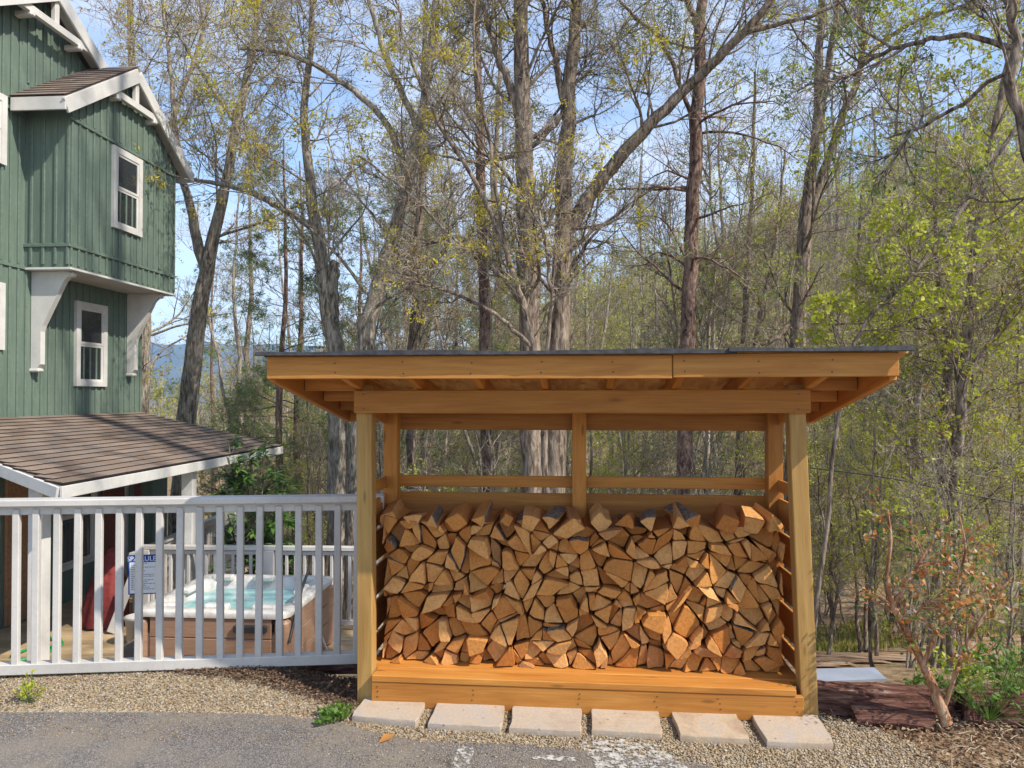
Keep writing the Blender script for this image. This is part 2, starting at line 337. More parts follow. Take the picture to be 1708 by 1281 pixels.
road = sheet('asphalt_drive', edge_f + [(3.2, 2.2), (6.5, -2), (6.5, -14), (-12, -14), (-12, 4.0)], .006, M['asphalt']); tag(road, kind='structure')
gpx = [(-60, 1122), (230, 1126), (380, 1133), (500, 1150), (590, 1158), (640, 1150), (1330, 1170), (1400, 1196), (1480, 1216), (1545, 1250), (1600, 1300), (1640, 1400)]
gtop = [(atz(x, y, 0.02).x, atz(x, y, 0.02).y) for x, y in gpx]
gpoly = gtop + [(2.0, 1.9), (-6, 1.9), (-6, 4.3)]
def gz(x, y): return HH(x, y) + .020
# gravel base as a fine grid so that it follows the rise towards the railing
def inpoly(x, y, poly):
    ins = np.zeros(len(x), bool); n = len(poly)
    for i in range(n):
        x0, y0 = poly[i]; x1, y1 = poly[(i + 1) % n]
        if y0 == y1: continue
        c = ((y0 > y) != (y1 > y)) & (x < (x1 - x0) * (y - y0) / (y1 - y0) + x0); ins ^= c
    return ins
X = np.arange(-6, 3.2, .06); Y = np.arange(3.0, 4.75, .06); gx, gy = np.meshgrid(X, Y); i = np.arange(gx.size).reshape(gx.shape)
v = np.stack([gx, gy, H(gx, gy) + .021], -1).reshape(-1, 3); f = np.stack([i[:-1, :-1], i[:-1, 1:], i[1:, 1:], i[1:, :-1]], -1).reshape(-1, 4)
c = v[f].mean(1); keep = inpoly(c[:, 0], c[:, 1], gpoly); tag(link('gravel_bed', npmesh('gravel_bed', v, f[keep], True), None, None, M['gravelbed']), kind='structure')

# ------------------------------------------------------------------ firewood shed
A = R(5.2); UX = Vector((math.cos(A), -math.sin(A), 0)); VX = Vector((math.sin(A), math.cos(A), 0)); ZX = Vector((0, 0, 1))
S0 = Vector((-.827, 4.305, 0))                # base of the front left post
def S(u, v, z): return S0 + UX * u + VX * v + ZX * z
WID = 2.405; DEP = .555
shed = thing('firewood_shed', 'open lean-to firewood shed of orange stained lumber with slatted back and sides', 'shed', S(WID / 2, DEP / 2, 0))
cd_, po = M['cedar'], M['post']
def roofz(v): return 1.940 - .195 * (v + .45)          # top of the rafters
board('post', S(.0, 0, -.05), S(-.012, 0, 1.80), .089, .089, -VX, po, shed)
board('post', S(WID + .035, 0, -.05), S(WID - .03, 0, 1.80), .089, .089, -VX, po, shed)
for u in (.0, WID): board('post', S(u, DEP, -.3), S(u, DEP, roofz(DEP) - .09), .089, .089, -VX, cd_, shed)
board('middle_post', S(WID / 2 + .005, DEP, -.3), S(WID / 2 + .005, DEP, roofz(DEP) - .09), .089, .075, -VX, cd_, shed)
board('header_beam', S(-.058, -.066, 1.706), S(WID + .035, -.066, 1.711), .128, .038, -VX, cd_, shed)
board('header_beam', S(-.05, DEP + .066, 1.607), S(WID + .05, DEP + .066, 1.607), .128, .036, VX, cd_, shed)
UL, UR, VF, VR = -.402, 2.738, -.45, .85
for k in range(8):
    u = -.035 + k * .352
    board('rafter', S(u, VF + .02, roofz(VF + .02) - .045), S(u, VR - .02, roofz(VR - .02) - .045), .09, .038, UX, cd_, shed)
jn = 1.665
board('fascia_board', S(UL, VF, roofz(VF) - .055), S(jn, VF, roofz(VF) - .057), .118, .036, -VX, cd_, shed)
board('fascia_board', S(jn + .004, VF, roofz(VF) - .052), S(UR, VF, roofz(VF) - .048), .118, .036, -VX, cd_, shed)
board('fascia_board', S(UL, VR, roofz(VR) - .063), S(UR, VR, roofz(VR) - .063), .125, .036, VX, cd_, shed)
for u, s in ((UL + .018, -1), (UR - .018, 1)):
    board('barge_board', S(u, VF + .02, roofz(VF + .02) - .062), S(u, VR - .02, roofz(VR - .02) - .062), .125, .036, UX * s, cd_, shed)
for u0, u1 in ((UL + .04, -.06), (WID + .05, UR - .04)):
    for v in (-.02, .3, .62): board('lookout', S(u0, v, roofz(v) - .045), S(u1, v, roofz(v) - .045), .085, .036, VX, cd_, shed)
board('roof_sheathing', S(WID / 2, VF - .012, roofz(VF) + .010), S(WID / 2, VR + .012, roofz(VR) + .010), UR - UL + .02, .012, ZX + VX * .18, M['osb'], shed, .001)
# roofing felt: two lengths with a ragged front edge
def felt(u0, u1, lift, over):
    n = 60; us = np.linspace(u0, u1, n); rg = np.random.default_rng(int(u1 * 100)); ov = over + .010 * np.cumsum(rg.normal(0, .25, n)) * .3 + rg.normal(0, .0006, n); wz = .004 * np.sin(us * 5) + .0015 * np.sin(us * 13)
    vv = []; ff = []
    for i, u in enumerate(us):
        e = VF - .012 - ov[i]
        for (v, z) in ((e - .006, roofz(e) + .002 + lift - .006), (e, roofz(e) + .0165 + lift + wz[i]), (VF, roofz(VF) + .019 + lift), (VR + .02, roofz(VR) + .019 + lift)):
            vv.append(S(u, v, z))
        for (v, z) in ((VR + .02, roofz(VR) + .0175 + lift), (VF, roofz(VF) + .0175 + lift), (e + .001, roofz(e) + .0150 + lift + wz[i]), (e - .003, roofz(e) - .001 + lift - .006)): vv.append(S(u, v, z))
        if i:
            a, b = (i - 1) * 8, i * 8
            for k in range(8): ff.append((a + k, b + k, b + (k + 1) % 8, a + (k + 1) % 8))
    ff.append(tuple(range(8))[::-1]); ff.append(tuple(range(len(vv) - 8, len(vv))))
    return link('roofing_felt', pymesh('roofing_felt', vv, ff), shed, None, M['felt'])
felt(UL - .045, 1.97, .0, .040); felt(1.93, UR + .05, .006, .052)
# back and side boards
rows = [(1.226, 1.153), (1.114, .944), (.915, .735), (.705, .525), (.495, .315), (.285, .185)]
vb = DEP + .0445 + .0105
for z1, z0 in [(1.622, 1.520)] + rows:
    board('back_slat', S(-.04, vb, (z0 + z1) / 2 + random.uniform(-.004, .004)), S(WID + .04, vb, (z0 + z1) / 2), z1 - z0, .020, VX, cd_, shed)
for u, s in ((-.030, -1), (WID + .022, 1)):
    for z1, z0 in rows:
        du = .012 * s if s > 0 else 0
        board('side_slat', S(u + du, .047, (z0 + z1) / 2 + random.uniform(-.004, .004)), S(u, DEP - .047, (z0 + z1) / 2), z1 - z0, .020, UX * s, cd_, shed)
    board('side_rail', S(u, .047, roofz(.05) - .16), S(u, DEP - .047, roofz(DEP) - .14), .09, .02, UX * s, cd_, shed)
# floor
for k, (v0, v1) in enumerate([(-.09, .046), (.050, .186), (.19, .326), (.33, .466), (.47, .606)]):
    inset = .05 if v0 < .04 else -.01
    board('floor_board', S(inset, (v0 + v1) / 2, .160), S(WID - inset + .0, (v0 + v1) / 2, .160 + random.uniform(-.002, .002)), v1 - v0, .036, ZX, cd_, shed)
board('front_board', S(.048, -.068, .072), S(WID - .012, -.068, .072), .136, .036, -VX, cd_, shed)
board('joist', S(.05, .3, .07), S(WID - .05, .3, .07), .13, .04, VX, cd_, shed); board('joist', S(.05, .55, .07), S(WID - .05, .55, .07), .13, .04, VX, cd_, shed)

vv, ff = [], []
def nail(p, n, r=.0042):
    n = n.normalized(); a = n.cross(ZX); a.normalize(); b = n.cross(a); k0 = len(vv)
    for q in range(6): vv.append(p + n * .0022 + (a * math.cos(q * 1.0472) + b * math.sin(q * 1.0472)) * r)
    ff.append(tuple(range(k0, k0 + 6)))
for k in range(8):
    u = -.035 + k * .352
    for dz in (-.03, -.085): nail(S(u + random.uniform(-.006, .006), VF - .0185, roofz(VF) + dz + random.uniform(-.006, .006)), -VX)
for u in (.0, WID - .03):
    for dz in (-.04, .04): nail(S(u, -.0855, 1.708 + dz), -VX)
for u in (.08, .62, 1.2, 1.62, 1.95, WID - .05):
    for z in (.03, .06, .09, .115): nail(S(u + random.uniform(-.01, .01), -.0865, z), -VX)
tag(link('nails', pymesh('nails', vv, ff), shed, None, M['dark']), kind='stuff')

# ------------------------------------------------------------------ split logs, each its own thing
lr = np.random.default_rng(5)
def log_cells():
    nx, ny = 26, 10; u0, u1, z0, z1 = .055, WID - .055, .180, .985
    pts = []
    for j in range(ny + 1):
        for i_ in range(nx + 1):
            off = .5 * (j % 2)
            u = u0 + (u1 - u0) * min(max((i_ + off - .25) / nx, 0), 1); z = z0 + (z1 - z0) * j / ny
            if 0 < j < ny: z += lr.normal(0, .026)
            if j == ny: z += lr.normal(0, .030)
            if 0 < i_ < nx: u += lr.normal(0, .026)
            pts.append(Vector((u, z)))
    res = delaunay_2d_cdt(pts, [], [], 0, 1e-4); V, T = [Vector((p.x, p.y)) for p in res[0]], [list(f) for f in res[2]]
    ed = {}
    for ti, f in enumerate(T):
        for k in range(3): ed.setdefault(frozenset((f[k], f[(k + 1) % 3])), []).append(ti)
    used = set(); cells = []
    keys = [k for k in ed if len(ed[k]) == 2]; lr.shuffle(keys)
    for k in keys[:int(len(keys) * .62)]:
        a, b = ed[k]
        if a in used or b in used: continue
        e = list(k); oa = [q for q in T[a] if q not in k][0]; ob = [q for q in T[b] if q not in k][0]
        poly = [V[oa], V[e[0]], V[ob], V[e[1]]]
        cr_ = [(poly[(i_ + 1) % 4] - poly[i_]).cross(poly[(i_ + 2) % 4] - poly[(i_ + 1) % 4]) for i_ in range(4)]
        if not (all(q > 1e-4 for q in cr_) or all(q < -1e-4 for q in cr_)): continue
        used.add(a); used.add(b); cells.append(poly)
    for ti, f in enumerate(T):
        if ti not in used: cells.append([V[q] for q in f])
    cells = [c for c in cells if max((c[i_] - c[i_ - 1]).length for i_ in range(len(c))) < .205]
    # each log pulls its own corners in a little, so that no two share a point
    out = []
    for c in cells:
        m = sum(c, Vector((0, 0))) / len(c); out.append([p + (m - p) * min(.25, abs(lr.normal(0, .10))) for p in c])
    return out
def log_mesh(poly, bark):
    c = sum(poly, Vector((0, 0))) / len(poly)
    P = [(p - c) for p in poly]
    area = 0
    for i_ in range(len(P)): area += P[i_].x * P[(i_ + 1) % len(P)].y - P[(i_ + 1) % len(P)].x * P[i_].y
    if area < 0: P.reverse(); area = -area
    if area < .0008: return None, c
    # round one corner-to-corner side for bark, cut corners, shrink by the gap
    ring = []; sides = []
    n = len(P); k0 = max(range(n), key=lambda q: (P[(q + 1) % n] - P[q]).length) if lr.random() < .6 else int(lr.integers(n))
    for i_ in range(n):
        a, b = P[i_], P[(i_ + 1) % n]; e = b - a; nrm = Vector((e.y, -e.x)).normalized()
        cut = .03 + .10 * lr.random()
        ring.append(a + e * cut); sides.append(1 if (bark and i_ == k0) else 0)
        mid = a + e * (.5 + .1 * lr.normal()) + nrm * (lr.normal(0, .003) + (.006 if i_ == k0 else 0)); ring.append(mid); sides.append(1 if (bark and i_ == k0) else 0)
        cut = .03 + .10 * lr.random(); ring.append(b - e * cut); sides.append(0)
    sc = 1.0 - .0035 / math.sqrt(area)
    ring = [q * sc for q in ring]
    L = .36 + .05 * lr.random(); m = len(ring); tx, tz = lr.normal(0, .16), lr.normal(0, .2); ch = .004
    v = []; f = []; fm = []
    for (s_, x) in ((.93, 0), (1, ch), (.99, L)):
        for q in ring: v.append((q.x * s_, x + (q.x * tx + q.y * tz if x < .1 else 0), q.y * s_))
    for r0 in (0, m):
        for i_ in range(m):
            j = (i_ + 1) % m; f.append((r0 + i_, r0 + j, r0 + m + j, r0 + m + i_)); fm.append(sides[i_])
    f.append(tuple(range(m))[::1]); fm.append(0); f.append(tuple(range(2 * m, 3 * m))[::-1]); fm.append(0)
    # swap to local X along the log so that the grain follows it
    v = [(y, -x, z) for x, y, z in v]
    me = pymesh('firewood_log', v, f)
    me.materials.append(M['log']); me.materials.append(M['logbark']); me.polygons.foreach_set('material_index', fm); return me, c
base = Matrix((VX, -UX, ZX)).transposed().to_4x4()
nlog = 0
def place_log(me, u, v, z, roll, yaw, pitch, label, group):
    global nlog
    m = Matrix.Translation(S(u, v, z)) @ base @ Matrix.Rotation(yaw, 4, 'Z') @ Matrix.Rotation(pitch, 4, 'Y') @ Matrix.Rotation(roll, 4, 'X')
    o = link('firewood_log', me, None, m); tag(o, label, 'log', group); nlog += 1; return o
LL = ('split firewood log with pale sawn end stacked in the shed', 'split firewood log keeping a dark bark side, stacked in the shed')
LG = ('sawn split logs in the stack', 'barked split logs in the stack')
def log_label(c, b):
    kind = ('split log with a sawn wood face', 'split log with dark bark')[b]
    if c.y < .26: p = 'in the bottom course on the shed floor'
    elif c.x < .17: p = 'stacked against the slats beside the railing'
    elif c.x > WID - .17: p = 'stacked against the slats on the shrub side'
    elif c.y > .88: p = 'just under the loose top logs'
    else: p = 'in the middle courses of the firewood stack'
    return kind + ' ' + p, ('sawn logs ', 'barked logs ')[b] + p
for poly in log_cells():
    bark = lr.random() < .13; me, c = log_mesh(poly, bark)
    if me is None: continue
    top = c.y > .90
    v = .135 + lr.normal(0, .032) + .03 * (c.y - .2)
    place_log(me, c.x, max(.07, v), c.y, lr.normal(0, .05), lr.normal(0, .03), lr.normal(0, .025), *log_label(c, int(bark)))
# loose logs on top of the pile
for u in np.linspace(.09, WID - .09, 17):
    s = .044 + .032 * lr.random(); k = int(lr.integers(3, 5)); a0 = lr.random() * 6.28
    poly = [Vector((math.cos(a0 + 6.283 * q / k) * s * (1 + .35 * lr.normal() * .5), math.sin(a0 + 6.283 * q / k) * s * .9)) for q in range(k)]
    bark = lr.random() < .4; me, c = log_mesh(poly, bark)
    if me is None: continue
    bark = int(bark)
    place_log(me, u + lr.normal(0, .015), .13 + lr.normal(0, .02), 1.000 + .020 * lr.random(), 0, lr.normal(0, .09), lr.normal(0, .05) - .03, ('pale split log lying loose along the top of the firewood stack', 'bark-covered split log lying loose along the top of the firewood stack')[bark], ('loose sawn logs on top', 'loose barked logs on top')[bark])

# ------------------------------------------------------------------ stepping stones
st = [((608, 1162), (711, 1167), (695, 1203), (586, 1193)), ((731, 1166), (843, 1172), (836, 1212), (715, 1206)), ((857, 1172), (969, 1178), (970, 1219), (850, 1213)),
      ((986, 1178), (1097, 1183), (1106, 1223), (988, 1217)), ((1118, 1183), (1228, 1190), (1252, 1231), (1136, 1226)), ((1252, 1191), (1363, 1191), (1393, 1239), (1280, 1236))]
sl = ['pale stepping stone beside the left front post of the shed', 'second stepping stone from the left front post of the shed', 'greyish third stepping stone from the left front shed post', 'fourth stepping stone from the left front shed post, cracked at its corner', 'warm buff stepping stone next to the one by the right post', 'grey skewed stepping stone beside the right front post of the shed']
STONES = []
for pp, lab in zip(st, sl):
    c4 = [atz(x, y, .036) for x, y in pp]; c = sum(c4, Vector()) / 4; STONES.append([(q.x, q.y) for q in c4])
    ring = []
    for i_ in range(4):
        a, b = c4[i_], c4[(i_ + 1) % 4]
        for k in range(5): ring.append(a + (b - a) * ((k + (.12 if k == 0 else 0)) / 5) + Vector((random.gauss(0, .0022), random.gauss(0, .0022), 0)))
    n = len(ring); vv = []; ff = []
    for sc, dz in ((1.0, -.045), (1.006, -.02), (1.0, -.005), (.985, 0)):
        for q in ring: p = (q - c) * sc; vv.append((p.x, p.y, dz + random.gauss(0, .0009)))
    for r0 in range(3):
        for i_ in range(n): j = (i_ + 1) % n; ff.append((r0 * n + j, r0 * n + i_, (r0 + 1) * n + i_, (r0 + 1) * n + j))
    ff.append(tuple(range(3 * n, 4 * n))[::-1]); ff.append(tuple(range(n)))
    tag(link('stepping_stone', pymesh('stepping_stone', vv, ff), None, Matrix.Translation(c), M['paver']), lab, 'stepping stone', 'stepping stones before the shed')

# ------------------------------------------------------------------ pebbles and litter
def pebbles(n, xr, yr, ok, zfun, smin, smax, name, mat):
    g = np.random.default_rng(n); x = g.uniform(*xr, n); y = g.uniform(*yr, n); k = ok(x, y); x, y = x[k], y[k]; m = len(x)
    s = g.uniform(smin, smax, m); z = zfun(x, y) + s * .25
    V = np.array([(1, 0, 0), (0, 1, 0), (-1, 0, 0), (0, -1, 0), (.1, .1, .62), (0, 0, -.62)], float)
    a = g.uniform(0, 6.28, m); st_ = np.stack([g.uniform(.8, 1.3, m), g.uniform(.6, .95, m), g.uniform(.6, 1.0, m)], -1) * s[:, None]
    L = V[None] * st_[:, None, :] + g.normal(0, .12, (m, 6, 3)) * s[:, None, None]
    ca, sa = np.cos(a)[:, None], np.sin(a)[:, None]; tl = g.normal(0, .35, (m, 1))
    X_, Y_, Z_ = L[..., 0], L[..., 1], L[..., 2]; Z_ = Z_ + tl * X_ * .5
    P = np.stack([X_ * ca - Y_ * sa + x[:, None], X_ * sa + Y_ * ca + y[:, None], Z_ + z[:, None]], -1).reshape(-1, 3)
    F = np.array([(0, 1, 4), (1, 2, 4), (2, 3, 4), (3, 0, 4), (1, 0, 5), (2, 1, 5), (3, 2, 5), (0, 3, 5)])
    F = (F[None] + (np.arange(m) * 6)[:, None, None]).reshape(-1, 3)
    return tag(link(name, npmesh(name, P, F, True), None, None, mat), kind='stuff')
apoly = edge_f + [(3.2, 2.2), (6.5, -2), (6.5, -14), (-12, -14), (-12, 4.0)]
def gravel_ok(x, y):
    g = np.random.default_rng(3); jx, jy = g.normal(0, .03, len(x)), g.normal(0, .03, len(x))
    k = inpoly(x + jx, y + jy, gpoly) & ~inpoly(x + jx * .4, y + jy * .4, apoly)
    for s_ in STONES: k &= ~inpoly(x, y, s_)
    return k
o = pebbles(92000, (-3.6, 2.9), (3.25, 4.7), gravel_ok, lambda x, y: H(x, y) + .021, .0048, .0100, 'gravel', M['pebble']); tag(o, 'tan and grey pea gravel spread between the asphalt and the shed', 'gravel')
def strew_ok(x, y):
    g = np.random.default_rng(9); return inpoly(x, y - g.exponential(.07, len(x)) + .0, gtop + edge_f[::-1]) if False else (inpoly(x, y + g.exponential(.09, len(x)), gpoly) & inpoly(x, y, apoly) & ~inpoly(x, y + .35, apoly) & (g.random(len(x)) < .35))
o = pebbles(60000, (-3.4, 2.0), (2.9, 4.3), strew_ok, lambda x, y: x * 0 + .007, .002, .006, 'scattered_grit', M['pebble']); tag(o, 'loose grit scattered over the asphalt edge', 'grit')
def leafquads(C, D, N, L, Wd, fold=.25):
    "leaf: rhombus folded on its midrib; C centre, D direction, N normal (unit rows)"
    B = np.cross(N, D); B /= np.linalg.norm(B, axis=1, keepdims=True) + 1e-9
    L = np.broadcast_to(L, len(C))[:, None]; Wd = np.broadcast_to(Wd, len(C))[:, None]
    P = np.stack([C - D * L * .5, C + B * Wd * .5 + N * Wd * fold, C + D * L * .5, C - B * Wd * .5 + N * Wd * fold], 1).reshape(-1, 3)
    i = np.arange(len(C)) * 4; F = np.concatenate([np.stack([i, i + 1, i + 2], 1), np.stack([i, i + 2, i + 3], 1)])
    return P, F
def unit(a): return a / (np.linalg.norm(a, axis=1, keepdims=True) + 1e-9)
def litter(name, n, xr, yr, ok, mat, L, lift, label, cat):
    g = np.random.default_rng(n + 1); x = g.uniform(*xr, n); y = g.uniform(*yr, n); k = ok(x, y); x, y = x[k], y[k]; m = len(x)
    C = np.stack([x, y, H(x, y) + lift + g.uniform(0, .02, m)], 1); D = unit(np.stack([g.normal(0, 1, m), g.normal(0, 1, m), g.normal(0, .25, m)], 1)); N = unit(np.stack([g.normal(0, .4, m), g.normal(0, .4, m), np.ones(m)], 1))
    P, F = leafquads(C, D, N, g.uniform(.6, 1.3, m) * L, g.uniform(.25, .6, m) * L)
    return tag(link(name, npmesh(name, P, F), None, None, mat), label, cat, kind='stuff')
rpoly = [(atz(x, y, 0).x, atz(x, y, 0).y) for x, y in [(1372, 1188), (1470, 1212), (1530, 1240), (1590, 1300), (1760, 1300), (1800, 1190), (1560, 1178)]]
def jit(poly, a):
    def f(x, y):
        g = np.random.default_rng(4); return inpoly(x + g.normal(0, a, len(x)), y + g.normal(0, a, len(x)), poly)
    return f
litter('leaf_litter', 9500, (1.3, 3.4), (3.2, 4.5), jit(rpoly, .06), M['l_litter'], .030, .018, 'brown fallen leaves and chips at the foot of the withered shrub', 'leaf litter')
fpoly = [(atz(x, y, 0.04).x, atz(x, y, 0.04).y) for x, y in [(150, 1122), (380, 1136), (500, 1154), (598, 1172), (602, 1112), (350, 1108), (150, 1112)]]
litter('bark_mulch', 30000, (-3.2, -.7), (4.1, 4.9), jit(fpoly, .02), M['l_mulch'], .022, .022, 'dark bark mulch along the foot of the white railing', 'mulch')

# worn parking paint
rg = np.random.default_rng(2)
line = [(atz(x, y, 0).x, atz(x, y, 0).y) for x, y in [(766, 1248), (792, 1250), (775, 1300), (742, 1300)]]
tag(sheet('painted_line', wob(line, 8, .004, rg), .0105, M['wornpaint']), kind='structure')
for q in ([(960, 1240), (1040, 1238), (1100, 1246), (1120, 1262), (1150, 1290), (1000, 1290), (985, 1268), (975, 1252)], [(880, 1262), (960, 1266), (960, 1274), (890, 1270)]):
    tag(sheet('paint_splash', wob([(atz(x, y, 0).x, atz(x, y, 0).y) for x, y in q], 6, .008, rg), .0105, M['wornpaint']), kind='structure')

# ------------------------------------------------------------------ white railing
F0 = at(-60, 1113, 4.49); F1 = at(640, 1098, 4.72); F0.z = F1.z = 0
fd = (F1 - F0).normalized(); fn = Vector((fd.y, -fd.x, 0)); FL = (F1 - F0).length
rail = thing('white_railing', 'long white painted wooden railing beside the firewood shed', 'railing', (F0 + F1) / 2)
fw = M['fencewhite']
def FP(s, n, z): return F0 + fd * s + fn * n + ZX * z
board('cap_rail', FP(-.4, 0, 1.098), FP(FL, 0, 1.098), .115, .042, ZX, fw, rail, .006)
board('upper_rail', FP(-.4, -.006, 1.055), FP(FL, -.006, 1.055), .062, .04, fn, fw, rail)
board('bottom_rail', FP(-.4, .0, .108), FP(FL, 0, .108), .062, .075, fn, fw, rail)
ns = int(FL / .1185)
for k in range(ns + 3):
    s = -.30 + k * .1185; board('baluster', FP(s + random.uniform(-.006, .006), .012 + random.uniform(-.003, .003), .128), FP(s + random.uniform(-.003, .003), .012, 1.06), .040, .034, fn, fw, rail)
sill = tag(board('landscape_timber', at(300, 1110, 4.86) * 1, at(640, 1106, 4.86), .12, .10, ZX, M['timber'], None, .01), 'dark purplish sill timber under the white railing', 'timber')
# spa rules sign hanging behind the balusters
sg = thing('notice_sign', 'white notice sheet with blue SPA RULES heading behind the railing', 'sign', at(239, 990, 4.66))
sp = [at(214, 926, 4.66), at(264, 924, 4.68), at(264, 990, 4.68), at(214, 992, 4.66)]
sx = (sp[1] - sp[0]).normalized(); sz = ZX; syn = Vector((sx.y, -sx.x, 0)); sc0 = (sp[0] + sp[2]) / 2; sw, sh = (sp[1] - sp[0]).length, sp[0].z - sp[3].z
SM = Matrix((sx, sz, syn)).transposed().to_4x4(); SM.translation = sc0
link('backing', boxmesh('backing', sw, sh, .004, .0, M['blue']), sg, SM)
link('sheet', boxmesh('sheet', sw * .9, sh * .78, .004, 0, M['signwhite']), sg, SM @ Matrix.Translation((0, -sh * .08, .0025)))
fc = bpy.data.curves.new('heading', 'FONT'); fc.body = 'SPA RULES'; fc.size = sh * .17; fc.align_x = 'CENTER'; fc.extrude = .0006; fo = bpy.data.objects.new('tmp', fc); COL.objects.link(fo)
dg = bpy.context.evaluated_depsgraph_get(); hm = bpy.data.meshes.new_from_object(fo.evaluated_get(dg)); bpy.data.objects.remove(fo); hm.materials.clear()
link('heading', hm, sg, SM @ Matrix.Translation((0, sh * .345, .0032)), M['signwhite'])
vv, ff = [], []
for r_i in range(15):
    yy = sh * (.27 - .046 * r_i); xx = -sw * .40
    while xx < sw * .36:
        ww = random.uniform(.04, .13) * sw; e = min(xx + ww, sw * .40); b0 = len(vv)
        vv += [(xx, yy, 0), (e, yy, 0), (e, yy + sh * .016, 0), (xx, yy + sh * .016, 0)]; ff.append((b0, b0 + 1, b0 + 2, b0 + 3)); xx = e + sw * .02
        if random.random() < .1: break
link('text_lines', pymesh('text_lines', vv, ff), sg, SM @ Matrix.Translation((0, 0, .0052)), M['ink'])

# ------------------------------------------------------------------ house
HO = Vector((-6.35, 12.68, 0)); HS = Vector((-.0698, -.9976, 0)); HN = Vector((.9976, -.0698, 0))
def hw(s, n, z): return HO + HS * s + HN * n + ZX * z
house = thing('green_house', 'green board and batten house with a gabled upper bay and brown shingled porch roof', 'house', hw(2.3, -3, -1.25))
gm, wt = M['green'], M['white']
def poly_prism(name, sz, n0, n1, mat, parent):
    "outline in (s,z) on the wall, from depth n0 to n1"
    k = len(sz); v = [hw(s, n1, z) for s, z in sz] + [hw(s, n0, z) for s, z in sz]
    f = [tuple(range(k)), tuple(range(2 * k - 1, k - 1, -1))] + [(i, i + k, (i + 1) % k + k, (i + 1) % k) for i in range(k)]
    return link(name, pymesh(name, v, f), parent, None, mat)
SR, ZR = 2.54, 7.22; RS = .585
wall = poly_prism('wall', [(0, -1.3), (5.6, -1.3), (5.6, ZR - RS * 3.06), (SR, ZR), (.0, ZR - RS * SR)], -5, .09, gm, house)
def batten(s, n, z0, z1, nrm, par): board('batten', hw(s, n, z0), hw(s, n, z1), .036, .020, nrm, gm, par, .004)
for k in range(24):
    s = .06 + k * .15
    zt = ZR - RS * abs(s - SR) - .05
    if s < 2.85: batten(s, .100, 1.45, 3.40, HN, wall)
    else: batten(s, .100, 1.45, 3.40, HN, wall); batten(s, .100, 3.46, 5.42, HN, wall); batten(s, .100, 5.48, zt, HN, wall)
    if s < 2.85 and s > 1.2: batten(s, .100, 5.9, zt, HN, wall)
for z in (3.43, 5.45): board('band', hw(2.8, .102, z), hw(5.5, .102, z), .05, .024, HN, gm, wall)
# lower storey under the porch
low = poly_prism('lower_wall', [(.0, -1.3), (.45, -1.3), (.45, 1.30), (.0, 1.30)], 0, .55, gm, house)
board('trim', hw(.43, .3, -1.2), hw(.43, .3, 1.2), .12, .06, HS, M['redtrim'], low)
# upper bay
BN, B0, B1, BZ0, BE = .71, .12, 2.79, 3.43, 5.52
SB, ZB = (B0 + B1) / 2, 6.50; BS = .66
bay = poly_prism('bay', [(B0, BZ0), (B1, BZ0), (B1, BE), (SB, ZB - .02), (B0, BE)], -.2, BN, gm, house)
board('floor_trim', hw(B0 - .01, BN / 2, BZ0 - .012), hw(B1 + .01, BN / 2, BZ0 - .012), BN + .06, .03, ZX, wt, bay)
for k in range(18):
    s = B0 + .03 + k * .1535
    if s > B1 - .01: s = B1 - .02
    zt = ZB - BS * abs(s - SB) - .08
    batten(s, BN + .010, 3.47, 3.70, HN, bay); batten(s, BN + .010, 3.75, 5.38, HN, bay)
    if zt > 5.5: batten(s, BN + .010, 5.44, zt, HN, bay)
for z in (3.725, 5.41): board('band', hw(B0, BN + .013, z), hw(B1 + .02, BN + .013, z), .045, .026, HN, gm, bay)
for k in range(5):
    n = .02 + k * .168; board('batten', hw(B1 + .010, n, 3.75), hw(B1 + .010, n, 5.42), .036, .02, HS, gm, bay); board('batten', hw(B1 + .010, n, 3.47), hw(B1 + .010, n, 3.70), .036, .02, HS, gm, bay)
board('band', hw(B1 + .013, -.02, 3.725), hw(B1 + .013, BN + .02, 3.725), .045, .026, HS, gm, bay)
